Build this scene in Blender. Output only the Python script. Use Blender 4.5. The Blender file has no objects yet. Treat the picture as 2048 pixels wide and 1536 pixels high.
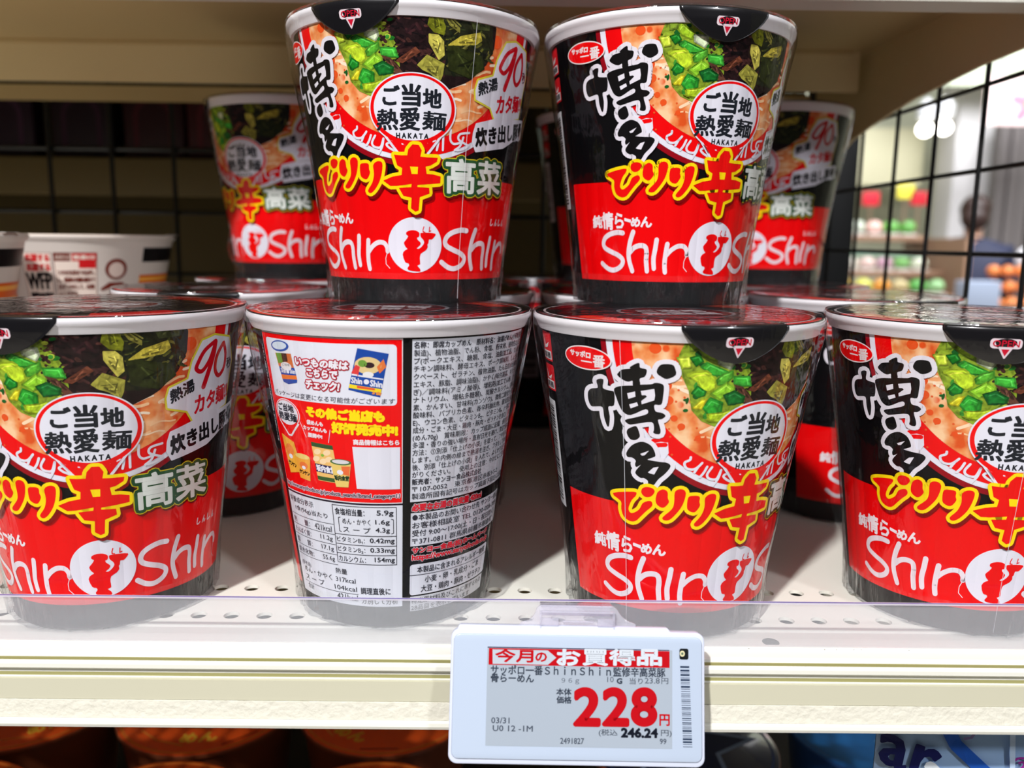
import bpy, bmesh, math, random
from mathutils import Vector, Matrix
from mathutils.geometry import tessellate_polygon
random.seed(7)
R = math.radians
MM = 0.001
scn = bpy.context.scene
col = scn.collection

# ------------------------------------------------------------------ camera, world, lights, exposure
cam_d = bpy.data.cameras.new('camera'); cam = bpy.data.objects.new('camera', cam_d); col.objects.link(cam)
cam_d.sensor_fit = 'HORIZONTAL'; cam_d.sensor_width = 36.0; cam_d.lens = 36.0*1683.9/2048
cam_d.clip_start = 0.01; cam_d.clip_end = 60
cf = Vector((0.00752714, 0.98595071, -0.16686684)); cr = Vector((0.99990362, -0.00547439, 0.01275826)); cu = Vector((-0.01166552, 0.16694679, 0.98589689))
m = Matrix((cr, cu, -cf)).transposed().to_4x4(); m.translation = Vector((0, 0, 0.12507))
cam.matrix_world = m
cam_d.dof.use_dof = True; cam_d.dof.focus_distance = 0.276; cam_d.dof.aperture_fstop = 9.9
scn.camera = cam
vs = scn.view_settings
vs.view_transform = 'Standard'; vs.look = 'None'; vs.gamma = 1.0; vs.use_curve_mapping = False
vs.exposure = 0.0
scn.cycles.transparent_max_bounces = 32
scn.cycles.max_bounces = 8

world = bpy.data.worlds.new('shop_light'); scn.world = world; world.use_nodes = True
wt = world.node_tree; wt.nodes.clear()
wo = wt.nodes.new('ShaderNodeOutputWorld'); wb = wt.nodes.new('ShaderNodeBackground'); wc = wt.nodes.new('ShaderNodeTexCoord')
wsx = wt.nodes.new('ShaderNodeSeparateXYZ'); wr = wt.nodes.new('ShaderNodeValToRGB')
wt.links.new(wc.outputs['Generated'], wsx.inputs[0]); wt.links.new(wsx.outputs['Z'], wr.inputs[0])
e = wr.color_ramp.elements; e[0].position = 0.0; e[0].color = (.50, .49, .50, 1); e[1].position = 0.5; e[1].color = (1.0, 0.97, 0.93, 1)
wt.links.new(wr.outputs[0], wb.inputs[0]); wb.inputs[1].default_value = 0.08
wt.links.new(wb.outputs[0], wo.inputs[0])

def light(name, kind, loc, target, power, size=.2, size_y=None, color=(1, 1, 1)):
    d = bpy.data.lights.new(name, kind); d.energy = power; d.color = color
    if kind == 'AREA':
        d.size = size
        if size_y: d.shape = 'RECTANGLE'; d.size_y = size_y
    o = bpy.data.objects.new(name, d); col.objects.link(o); o.location = loc
    o.rotation_euler = (Vector(target)-Vector(loc)).to_track_quat('-Z', 'Y').to_euler()
    return o
light('ceiling_spotlight', 'AREA', (-.74, -1.31, 1.80), (0, .3, .08), 88, .11, color=(1, .985, .96))
light('right_fill_light', 'AREA', (1.15, -1.35, 1.35), (0, .3, .08), 19, .16, color=(.97, .98, 1))  # unseen fill lamp added to brighten the cups' right-hand sides
for k, (x, y, z) in enumerate(((-.9, -.75, 1.75), (.15, -1.1, 1.9), (1.0, -.6, 1.7))): light('film_glint_strip', 'AREA', (x, y, z), (x*.2, .35, .1), 1.1, 1.1, .045, color=(.96, .98, 1))  # unseen strips added for streaks on the film, plus soft top light
light('store_fill_light', 'AREA', (3.0, 3.9, 2.4), (3.0, 7.0, .7), 240, 3.0, 1.5, color=(.97, .98, 1))  # added fill lamp, brightens the goods beyond the side grid

# ------------------------------------------------------------------ colours and materials
def lin(c):
    o = []
    for v in c[:3]:
        v /= 255.0
        o.append(v/12.92 if v <= .04045 else ((v+.055)/1.055)**2.4)
    return (o[0], o[1], o[2], 1.0)
_m = {}
def mat(name, c, rough=.5, metal=0, spec=.5, bump=None, coat=0, emit=0, trans=0):
    if name in _m: return _m[name]
    k = bpy.data.materials.new(name); k.use_nodes = True; nt = k.node_tree; b = nt.nodes['Principled BSDF']
    b.inputs['Base Color'].default_value = lin(c); b.inputs['Roughness'].default_value = rough; b.inputs['Metallic'].default_value = metal
    b.inputs['Specular IOR Level'].default_value = spec; b.inputs['Coat Weight'].default_value = coat
    if emit: b.inputs['Emission Color'].default_value = lin(c); b.inputs['Emission Strength'].default_value = emit
    if bump:
        sc, st, dist = bump
        n = nt.nodes.new('ShaderNodeTexNoise'); n.inputs['Scale'].default_value = sc; n.inputs['Detail'].default_value = 4
        tc = nt.nodes.new('ShaderNodeTexCoord'); nt.links.new(tc.outputs['Object'], n.inputs['Vector'])
        bp = nt.nodes.new('ShaderNodeBump'); bp.inputs['Strength'].default_value = st; bp.inputs['Distance'].default_value = dist
        nt.links.new(n.outputs[0], bp.inputs['Height']); nt.links.new(bp.outputs[0], b.inputs['Normal'])
    _m[name] = k; return k
def food_noise(nt, a, b):
    tc = nt.nodes.new('ShaderNodeTexCoord'); n = nt.nodes.new('ShaderNodeTexNoise'); n.inputs['Scale'].default_value = 420; n.inputs['Detail'].default_value = 5; n.inputs['Distortion'].default_value = 1.2
    mr = nt.nodes.new('ShaderNodeMapRange'); mr.inputs['From Min'].default_value = .3; mr.inputs['From Max'].default_value = .7; mr.inputs['To Min'].default_value = .42; mr.inputs['To Max'].default_value = 1.35
    mx = nt.nodes.new('ShaderNodeMix'); mx.data_type = 'RGBA'; mx.blend_type = 'MULTIPLY'; mx.inputs[0].default_value = 1
    nt.links.new(tc.outputs['Object'], n.inputs['Vector']); nt.links.new(n.outputs[0], mr.inputs['Value']); nt.links.new(mr.outputs[0], mx.inputs[7]); nt.links.new(a.outputs['Color'], mx.inputs[6]); nt.links.new(mx.outputs[2], b.inputs['Base Color'])
def print_mat(name, rough=.42, facets=0, coat=.0, food=False):
    """printed paper: colour from the print's own colour attribute, pressed vertical facets"""
    k = bpy.data.materials.new(name); k.use_nodes = True; nt = k.node_tree; b = nt.nodes['Principled BSDF']
    a = nt.nodes.new('ShaderNodeAttribute'); a.attribute_name = 'Col'; nt.links.new(a.outputs['Color'], b.inputs['Base Color'])
    b.inputs['Roughness'].default_value = rough; b.inputs['Coat Weight'].default_value = coat; b.inputs['Specular IOR Level'].default_value = .12
    if food: food_noise(nt, a, b)
    if facets: add_facets(nt, b, facets)
    return k
def add_facets(nt, b, n, strength=.55):
    tc = nt.nodes.new('ShaderNodeTexCoord'); sx = nt.nodes.new('ShaderNodeSeparateXYZ'); nt.links.new(tc.outputs['Object'], sx.inputs[0])
    at = nt.nodes.new('ShaderNodeMath'); at.operation = 'ARCTAN2'; nt.links.new(sx.outputs['X'], at.inputs[0]); nt.links.new(sx.outputs['Y'], at.inputs[1])
    mu = nt.nodes.new('ShaderNodeMath'); mu.operation = 'MULTIPLY'; mu.inputs[1].default_value = n; nt.links.new(at.outputs[0], mu.inputs[0])
    si = nt.nodes.new('ShaderNodeMath'); si.operation = 'SINE'; nt.links.new(mu.outputs[0], si.inputs[0])
    ab = nt.nodes.new('ShaderNodeMath'); ab.operation = 'ABSOLUTE'; nt.links.new(si.outputs[0], ab.inputs[0])
    bp = nt.nodes.new('ShaderNodeBump'); bp.inputs['Strength'].default_value = strength; bp.inputs['Distance'].default_value = .0004
    nt.links.new(ab.outputs[0], bp.inputs['Height']); nt.links.new(bp.outputs[0], b.inputs['Normal'])
def broth_mat():
    k = bpy.data.materials.new('broth_print'); k.use_nodes = True; nt = k.node_tree; b = nt.nodes['Principled BSDF']
    tc = nt.nodes.new('ShaderNodeTexCoord')
    n1 = nt.nodes.new('ShaderNodeTexNoise'); n1.inputs['Scale'].default_value = 130; n1.inputs['Detail'].default_value = 3
    r1 = nt.nodes.new('ShaderNodeValToRGB'); el = r1.color_ramp.elements
    el[0].position = .36; el[0].color = lin((222, 84, 26)); el[1].position = .66; el[1].color = lin((250, 208, 160))
    x = el.new(.48); x.color = lin((238, 148, 84))
    n2 = nt.nodes.new('ShaderNodeTexVoronoi'); n2.inputs['Scale'].default_value = 210; r2 = nt.nodes.new('ShaderNodeValToRGB')
    r2.color_ramp.elements[0].position = .17; r2.color_ramp.elements[0].color = (1, 1, 1, 1); r2.color_ramp.elements[1].position = .27; r2.color_ramp.elements[1].color = (0, 0, 0, 1)
    n3 = nt.nodes.new('ShaderNodeTexNoise'); n3.inputs['Scale'].default_value = 60; r3 = nt.nodes.new('ShaderNodeValToRGB')
    r3.color_ramp.elements[0].position = .5; r3.color_ramp.elements[1].position = .58
    mu = nt.nodes.new('ShaderNodeMath'); mu.operation = 'MULTIPLY'
    mx = nt.nodes.new('ShaderNodeMix'); mx.data_type = 'RGBA'
    for n in (n1, n2, n3): nt.links.new(tc.outputs['Object'], n.inputs['Vector'])
    nt.links.new(n1.outputs[0], r1.inputs[0]); nt.links.new(n2.outputs['Distance'], r2.inputs[0]); nt.links.new(n3.outputs[0], r3.inputs[0])
    nt.links.new(r2.outputs[0], mu.inputs[0]); nt.links.new(r3.outputs[0], mu.inputs[1]); nt.links.new(mu.outputs[0], mx.inputs[0])
    nt.links.new(r1.outputs[0], mx.inputs[6]); mx.inputs[7].default_value = lin((228, 82, 24))
    nt.links.new(mx.outputs[2], b.inputs['Base Color']); b.inputs['Roughness'].default_value = .42; b.inputs['Specular IOR Level'].default_value = .25
    add_facets(nt, b, 18)
    return k
def clear_mat(name, tint=(255, 255, 255), haze=0.0, ior=1.45, rough=.04, bump=None, hazecol=(235, 238, 245), gain=1.0):
    """thin clear plastic: straight-through light, Fresnel reflection, optional milky haze"""
    k = bpy.data.materials.new(name); k.use_nodes = True; nt = k.node_tree; nt.nodes.clear()
    out = nt.nodes.new('ShaderNodeOutputMaterial'); tr = nt.nodes.new('ShaderNodeBsdfTransparent'); tr.inputs[0].default_value = lin(tint)
    gl = nt.nodes.new('ShaderNodeBsdfGlossy'); gl.inputs['Roughness'].default_value = rough
    fr = nt.nodes.new('ShaderNodeFresnel'); ge = nt.nodes.new('ShaderNodeNewGeometry'); mr = nt.nodes.new('ShaderNodeMapRange')
    mr.inputs['To Min'].default_value = ior; mr.inputs['To Max'].default_value = 1/ior   # thin sheet: same reflectance from both sides
    nt.links.new(ge.outputs['Backfacing'], mr.inputs['Value']); nt.links.new(mr.outputs[0], fr.inputs['IOR'])
    mx = nt.nodes.new('ShaderNodeMixShader'); src = tr
    if haze:
        df = nt.nodes.new('ShaderNodeBsdfDiffuse'); df.inputs[0].default_value = lin(hazecol)
        tl = nt.nodes.new('ShaderNodeBsdfTranslucent'); tl.inputs[0].default_value = lin(hazecol)
        ad = nt.nodes.new('ShaderNodeMixShader'); ad.inputs[0].default_value = .15; nt.links.new(df.outputs[0], ad.inputs[1]); nt.links.new(tl.outputs[0], ad.inputs[2])
        hm = nt.nodes.new('ShaderNodeMixShader'); hm.inputs[0].default_value = haze
        nt.links.new(tr.outputs[0], hm.inputs[1]); nt.links.new(ad.outputs[0], hm.inputs[2]); src = hm
    fac = fr.outputs[0]
    if gain != 1.0:
        g = nt.nodes.new('ShaderNodeMath'); g.operation = 'MULTIPLY'; g.inputs[1].default_value = gain; g.use_clamp = True
        nt.links.new(fac, g.inputs[0]); fac = g.outputs[0]
    nt.links.new(fac, mx.inputs[0]); nt.links.new(src.outputs[0], mx.inputs[1]); nt.links.new(gl.outputs[0], mx.inputs[2])
    if bump:
        tc = nt.nodes.new('ShaderNodeTexCoord'); last = None
        for sc, st, stretch in bump:
            mp = nt.nodes.new('ShaderNodeMapping'); mp.inputs['Scale'].default_value = stretch
            n = nt.nodes.new('ShaderNodeTexNoise'); n.inputs['Scale'].default_value = sc; n.inputs['Detail'].default_value = 2.5; n.inputs['Distortion'].default_value = .6
            nt.links.new(tc.outputs['Object'], mp.inputs[0]); nt.links.new(mp.outputs[0], n.inputs['Vector'])
            bp = nt.nodes.new('ShaderNodeBump'); bp.inputs['Strength'].default_value = st; bp.inputs['Distance'].default_value = .0011
            nt.links.new(n.outputs[0], bp.inputs['Height'])
            if last: nt.links.new(last.outputs[0], bp.inputs['Normal'])
            last = bp
        nt.links.new(last.outputs[0], gl.inputs['Normal']); nt.links.new(last.outputs[0], fr.inputs['Normal'])
    nt.links.new(mx.outputs[0], out.inputs[0])
    return k

# ------------------------------------------------------------------ object helpers (coordinates in mm)
def tag(o, label=None, cat=None, group=None, kind=None):
    if label: o['label'] = label
    if cat: o['category'] = cat
    if group: o['group'] = group
    if kind: o['kind'] = kind
    return o
def empty(name, loc, rz=0):
    o = bpy.data.objects.new(name, None); col.objects.link(o); o.location = Vector(loc)*MM; o.rotation_euler = (0, 0, R(rz)); o.empty_display_size = .02
    return o
def mesh(name, verts, faces, smooth=False):
    me = bpy.data.meshes.new(name); me.from_pydata([(v[0]*MM, v[1]*MM, v[2]*MM) for v in verts], [], faces); me.update()
    if smooth: me.shade_smooth()
    return me
def link(name, me, parent=None, ms=None):
    o = bpy.data.objects.new(name, me); col.objects.link(o)
    if parent: o.parent = parent
    if ms is not None and not me.materials:
        for q in (ms if isinstance(ms, (list, tuple)) else [ms]): me.materials.append(q)
    return o
class MB:
    def __init__(s): s.v = []; s.f = []
    def box(s, x0, x1, y0, y1, z0, z1, rot=None, c=None):
        b = len(s.v); P = [(x, y, z) for x in (x0, x1) for y in (y0, y1) for z in (z0, z1)]
        if rot:
            cc = Vector(c) if c else Vector(((x0+x1)/2, (y0+y1)/2, (z0+z1)/2)); P = [tuple(rot @ (Vector(p)-cc)+cc) for p in P]
        s.v += P; s.f += [tuple(b+i for i in q) for q in ((0, 1, 3, 2), (4, 6, 7, 5), (0, 4, 5, 1), (2, 3, 7, 6), (0, 2, 6, 4), (1, 5, 7, 3))]
        return s
    def tube(s, pts, r, n=8, cap=True):
        pts = [Vector(p) for p in pts]; b = len(s.v); k = len(pts)
        for i, p in enumerate(pts):
            d = (pts[min(i+1, k-1)]-pts[max(i-1, 0)]).normalized(); a = d.orthogonal().normalized() if abs(d.z) < .9 else Vector((1, 0, 0)); a = (a-d*a.dot(d)).normalized(); c = d.cross(a)
            rr = r[i] if isinstance(r, (list, tuple)) else r
            for j in range(n):
                t = 2*math.pi*j/n; s.v.append(tuple(p+a*math.cos(t)*rr+c*math.sin(t)*rr))
        for i in range(k-1):
            for j in range(n): s.f.append((b+i*n+j, b+i*n+(j+1) % n, b+(i+1)*n+(j+1) % n, b+(i+1)*n+j))
        if cap: s.f.append(tuple(b+j for j in range(n))[::-1]); s.f.append(tuple(b+(k-1)*n+j for j in range(n)))
        return s
    def lathe(s, prof, n=64, c=(0, 0, 0), wob=None):
        b = len(s.v)
        for i, (r, z) in enumerate(prof):
            for j in range(n):
                t = 2*math.pi*j/n; rr = r+(wob(t, z, i) if wob else 0)
                s.v.append((c[0]+rr*math.sin(t), c[1]-rr*math.cos(t), c[2]+z))
        for i in range(len(prof)-1):
            for j in range(n): s.f.append((b+i*n+j, b+i*n+(j+1) % n, b+(i+1)*n+(j+1) % n, b+(i+1)*n+j))
        if prof[0][0] > .01: s.f.append(tuple(b+j for j in range(n))[::-1])
        if prof[-1][0] > .01: s.f.append(tuple(b+(len(prof)-1)*n+j for j in range(n)))
        return s
    def ext(s, prof, x0, x1, closed=True):
        """profile (y,z) pushed along x"""
        b = len(s.v); n = len(prof)
        s.v += [(x0, y, z) for y, z in prof]+[(x1, y, z) for y, z in prof]
        for i in range(n if closed else n-1): j = (i+1) % n; s.f.append((b+i, b+j, b+n+j, b+n+i))
        if closed:
            for tri in tessellate_polygon([[Vector((y, z, 0)) for y, z in prof]]):
                s.f.append(tuple(b+i for i in tri)); s.f.append(tuple(b+n+i for i in tri[::-1]))
        return s
    def plate(s, pts, y0, y1, axis='y'):
        """closed outline given thickness along an axis"""
        b = len(s.v); n = len(pts)
        mk = (lambda p, t: (p[0], t, p[1])) if axis == 'y' else ((lambda p, t: (t, p[0], p[1])) if axis == 'x' else (lambda p, t: (p[0], p[1], t)))
        s.v += [mk(p, y0) for p in pts]+[mk(p, y1) for p in pts]
        for i in range(n): j = (i+1) % n; s.f.append((b+i, b+j, b+n+j, b+n+i))
        for tri in tessellate_polygon([[Vector((p[0], p[1], 0)) for p in pts]]):
            s.f.append(tuple(b+i for i in tri)); s.f.append(tuple(b+n+i for i in tri[::-1]))
        return s
    def blob(s, c, rx, ry, rz, n=10, m=14, wob=0, seed=0):
        rnd = random.Random(seed); b = len(s.v); ph = [rnd.uniform(0, 6.28) for _ in range(6)]
        for i in range(n+1):
            a = math.pi*i/n
            for j in range(m):
                t = 2*math.pi*j/m; k = 1+wob*(math.sin(3*t+ph[0])*math.sin(2*a+ph[1])+.6*math.sin(5*t+ph[2])*math.sin(4*a+ph[3]))*math.sin(a)
                s.v.append((c[0]+rx*k*math.sin(a)*math.cos(t), c[1]+ry*k*math.sin(a)*math.sin(t), c[2]+rz*k*math.cos(a)))
        for i in range(n):
            for j in range(m): s.f.append((b+i*m+j, b+(i+1)*m+j, b+(i+1)*m+(j+1) % m, b+i*m+(j+1) % m))
        return s
    def build(s, name, m_, parent=None, smooth=False, bevel=0):
        me = mesh(name, s.v, s.f, smooth)
        bm = bmesh.new(); bm.from_mesh(me); bmesh.ops.remove_doubles(bm, verts=bm.verts, dist=1e-7); bmesh.ops.recalc_face_normals(bm, faces=bm.faces)
        if bevel: bmesh.ops.bevel(bm, geom=[x for x in bm.edges if len(x.link_faces) == 2 and x.calc_face_angle() > .6], offset=bevel*MM, segments=3, affect='EDGES', profile=.5)
        bm.to_mesh(me); bm.free()
        if bevel and not smooth: me.shade_smooth(); me.set_sharp_from_angle(angle=.6)
        if smooth: me.shade_smooth(); me.set_sharp_from_angle(angle=.7)
        return link(name, me, parent, m_)

# ------------------------------------------------------------------ printing: flat pieces -> surfaces
_tc = {}
def glyphs(s, res=2, off=0):
    """font outline of a string as flat faces + outline edges (units: 1 = one em)"""
    off = round(off, 3)
    if (s, res, off) in _tc: return _tc[(s, res, off)]
    c = bpy.data.curves.new('t', 'FONT'); c.body = s; c.resolution_u = res; c.offset = off; c.fill_mode = 'FRONT' if hasattr(c, 'fill_mode') else c.fill_mode
    o = bpy.data.objects.new('t', c); col.objects.link(o)
    me = bpy.data.meshes.new_from_object(o.evaluated_get(bpy.context.evaluated_depsgraph_get()))
    V = [(v.co.x, v.co.y) for v in me.vertices]; F = [tuple(p.vertices) for p in me.polygons]
    cnt = {}
    for f in F:
        for i in range(len(f)):
            k = (min(f[i], f[(i+1) % len(f)]), max(f[i], f[(i+1) % len(f)])); cnt[k] = cnt.get(k, 0)+1
    E = [k for k, n in cnt.items() if n == 1]
    third = {}
    for f in F:
        for i in range(len(f)): third[(min(f[i], f[(i+1) % len(f)]), max(f[i], f[(i+1) % len(f)]))] = f[(i+2) % len(f)]
    E = [(a, b, third[(a, b)]) for a, b in E]
    bpy.data.objects.remove(o); bpy.data.curves.remove(c); bpy.data.meshes.remove(me)
    _tc[(s, res, off)] = (V, F, E); return _tc[(s, res, off)]
def curve(pts, closed=False, n=4):
    o = []; k = len(pts)
    for i in range(k if closed else k-1):
        g = (lambda j: pts[j % k]) if closed else (lambda j: pts[min(max(j, 0), k-1)])
        p0, p1, p2, p3 = g(i-1), g(i), g(i+1), g(i+2)
        for j in range(n):
            t = j/n; o.append(tuple(.5*(2*p1[q]+(p2[q]-p0[q])*t+(2*p0[q]-5*p1[q]+4*p2[q]-p3[q])*t*t+(3*p1[q]-p0[q]-3*p2[q]+p3[q])*t**3) for q in (0, 1)))
    if not closed: o.append(pts[-1])
    return o
class Print:
    """flat artwork: convex pieces (points in mm), layer number and colour"""
    def __init__(s): s.p = []
    def raw(s, pts, ly, c, mi=0): s.p.append((list(pts), ly, c, mi))
    def poly(s, pts, ly, c, mi=0, fat=0):
        for t in tessellate_polygon([[Vector((x, y, 0)) for x, y in pts]]): s.raw([pts[i] for i in t], ly, c, mi)
        if fat: s.stroke(list(pts)+[pts[0]], fat, ly, c, mi)
    def rect(s, x0, y0, x1, y1, ly, c, mi=0): s.raw([(x0, y0), (x1, y0), (x1, y1), (x0, y1)], ly, c, mi)
    def rrect(s, x0, y0, x1, y1, r, ly, c):
        pts = []
        for cx, cy, a0 in ((x1-r, y1-r, 0), (x0+r, y1-r, 90), (x0+r, y0+r, 180), (x1-r, y0+r, 270)):
            for k in range(5): a = R(a0+k*22.5); pts.append((cx+r*math.cos(a), cy+r*math.sin(a)))
        s.raw(pts, ly, c)
    def disc(s, x, y, rx, ry, ly, c, n=48, mi=0, a0=0, a1=360, rot=0):
        cr_, sr = math.cos(R(rot)), math.sin(R(rot)); pts = []
        for k in range(n+(a1-a0 < 360)):
            a = R(a0+(a1-a0)*k/n); u, v = rx*math.cos(a), ry*math.sin(a); pts.append((x+u*cr_-v*sr, y+u*sr+v*cr_))
        s.raw(pts, ly, c, mi)
    def ring(s, x, y, r0, r1, ly, c, n=72, a0=0, a1=360):
        for k in range(n):
            a, b = R(a0+(a1-a0)*k/n), R(a0+(a1-a0)*(k+1)/n)
            s.raw([(x+r0*math.cos(a), y+r0*math.sin(a)), (x+r1*math.cos(a), y+r1*math.sin(a)), (x+r1*math.cos(b), y+r1*math.sin(b)), (x+r0*math.cos(b), y+r0*math.sin(b))], ly, c)
    def stroke(s, pts, r, ly, c, mi=0, n=8, caps=True):
        for a, b in zip(pts, pts[1:]):
            dx, dy = b[0]-a[0], b[1]-a[1]; L = math.hypot(dx, dy)
            if L < 1e-6: continue
            nx, ny = -dy/L*r, dx/L*r
            s.raw([(a[0]-nx, a[1]-ny), (b[0]-nx, b[1]-ny), (b[0]+nx, b[1]+ny), (a[0]+nx, a[1]+ny)], ly, c, mi)
        if caps:
            for p in pts: s.disc(p[0], p[1], r, r, ly, c, n, mi)
    def text(s, st, q, ly, c, bold=0, halo=(), res=2, lat=False, fit=True):
        """string into a four-cornered frame q = top-left, top-right, bottom-right, bottom-left"""
        V, F, E = glyphs(st, res); xs = [v[0] for v in V]; x0, x1 = min(xs), max(xs)
        y0, y1 = (0, .73) if lat else (-.085, .845)
        if fit: ys = [v[1] for v in V]; y0, y1 = min(ys), max(ys)
        def mp(v):
            u = (v[0]-x0)/(x1-x0); w = (v[1]-y0)/(y1-y0)
            return tuple((q[3][k]*(1-u)+q[2][k]*u)*(1-w)+(q[0][k]*(1-u)+q[1][k]*u)*w for k in (0, 1))
        W = [mp(v) for v in V]
        if bold:
            nv = {}
            for a, b, t in E:
                A, B, T_ = W[a], W[b], W[t]; dx, dy = B[0]-A[0], B[1]-A[1]; l_ = math.hypot(dx, dy)
                if l_ < 1e-7: continue
                nx, ny = -dy/l_*bold, dx/l_*bold
                if nx*(T_[0]-A[0])+ny*(T_[1]-A[1]) > 0: nx, ny = -nx, -ny
                s.raw([A, B, (B[0]+nx, B[1]+ny), (A[0]+nx, A[1]+ny)], ly, c)
                nv.setdefault(a, []).append((nx, ny)); nv.setdefault(b, []).append((nx, ny))
            for k_, ns in nv.items():
                if len(ns) == 2:
                    P_ = W[k_]; mx_, my_ = ns[0][0]+ns[1][0], ns[0][1]+ns[1][1]; ml = math.hypot(mx_, my_)
                    md = (P_[0]+mx_/ml*bold, P_[1]+my_/ml*bold) if ml > bold*.4 else P_
                    s.raw([P_, (P_[0]+ns[0][0], P_[1]+ns[0][1]), md, (P_[0]+ns[1][0], P_[1]+ns[1][1])], ly-.15, c)
        for f in F: s.raw([W[i] for i in f], ly, c)
        for h, hl, hc in halo:
            for f in F: s.raw([W[i] for i in f], hl, hc)
            for a, b, _k in E: s.stroke([W[a], W[b]], h, hl, hc, n=8)
    def line(s, st, x, y, h, ly, c, bold=0, w=None, halo=(), lat=False, slant=0):
        """left-aligned line of height h (mm); w = forced width"""
        V, F, E = glyphs(st); xs = [v[0] for v in V]; ww = w if w else (max(xs)-min(xs))*h/(.73 if lat else .93)
        s.text(st, [(x+slant, y+h), (x+ww+slant, y+h), (x+ww, y), (x, y)], ly, c, bold, halo, 2, lat, False)
    def build(s, name, fmap, ms, parent=None, cut=None, ymax=None, smooth=False):
        V = []; F = []; C = []; MI = []
        def clip(pl, ax, lim, keep_less):
            out = []
            for i in range(len(pl)):
                a, b = pl[i], pl[(i+1) % len(pl)]; ia = (a[ax] <= lim) == keep_less or a[ax] == lim; ib = (b[ax] <= lim) == keep_less or b[ax] == lim
                if ia: out.append(a)
                if ia != ib:
                    t = (lim-a[ax])/(b[ax]-a[ax]); out.append((a[0]+(b[0]-a[0])*t, a[1]+(b[1]-a[1])*t))
            return out
        for pts, ly, c, mi in s.p:
            if ymax is not None:
                if min(p[1] for p in pts) >= ymax: continue
                if max(p[1] for p in pts) > ymax: pts = clip(pts, 1, ymax, True)
            parts = [pts]
            if cut:
                lo, hi = min(p[0] for p in pts), max(p[0] for p in pts); k0, k1 = math.floor(lo/cut)+1, math.ceil(hi/cut)-1
                if k1 >= k0:
                    parts = []; rest = pts
                    for k in range(k0, k1+1):
                        a = clip(rest, 0, k*cut, True); rest = clip(rest, 0, k*cut, False)
                        if len(a) > 2: parts.append(a)
                    if len(rest) > 2: parts.append(rest)
            for pl in parts:
                if len(pl) < 3: continue
                ar = sum(pl[i][0]*pl[(i+1) % len(pl)][1]-pl[(i+1) % len(pl)][0]*pl[i][1] for i in range(len(pl)))
                if abs(ar) < 1e-7: continue
                if ar < 0: pl = pl[::-1]
                b = len(V); V += [fmap(x, y, ly) for x, y in pl]; F.append(tuple(range(b, b+len(pl)))); C.append(c); MI.append(mi)
        me = mesh(name, V, F, smooth)
        at = me.color_attributes.new('Col', 'FLOAT_COLOR', 'CORNER'); buf = []
        cc = {}
        for f, c in zip(F, C):
            if c not in cc: cc[c] = lin(c)
            buf += list(cc[c])*len(f)
        at.data.foreach_set('color', buf)
        me.polygons.foreach_set('material_index', MI)
        return link(name, me, parent, ms)

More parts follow.
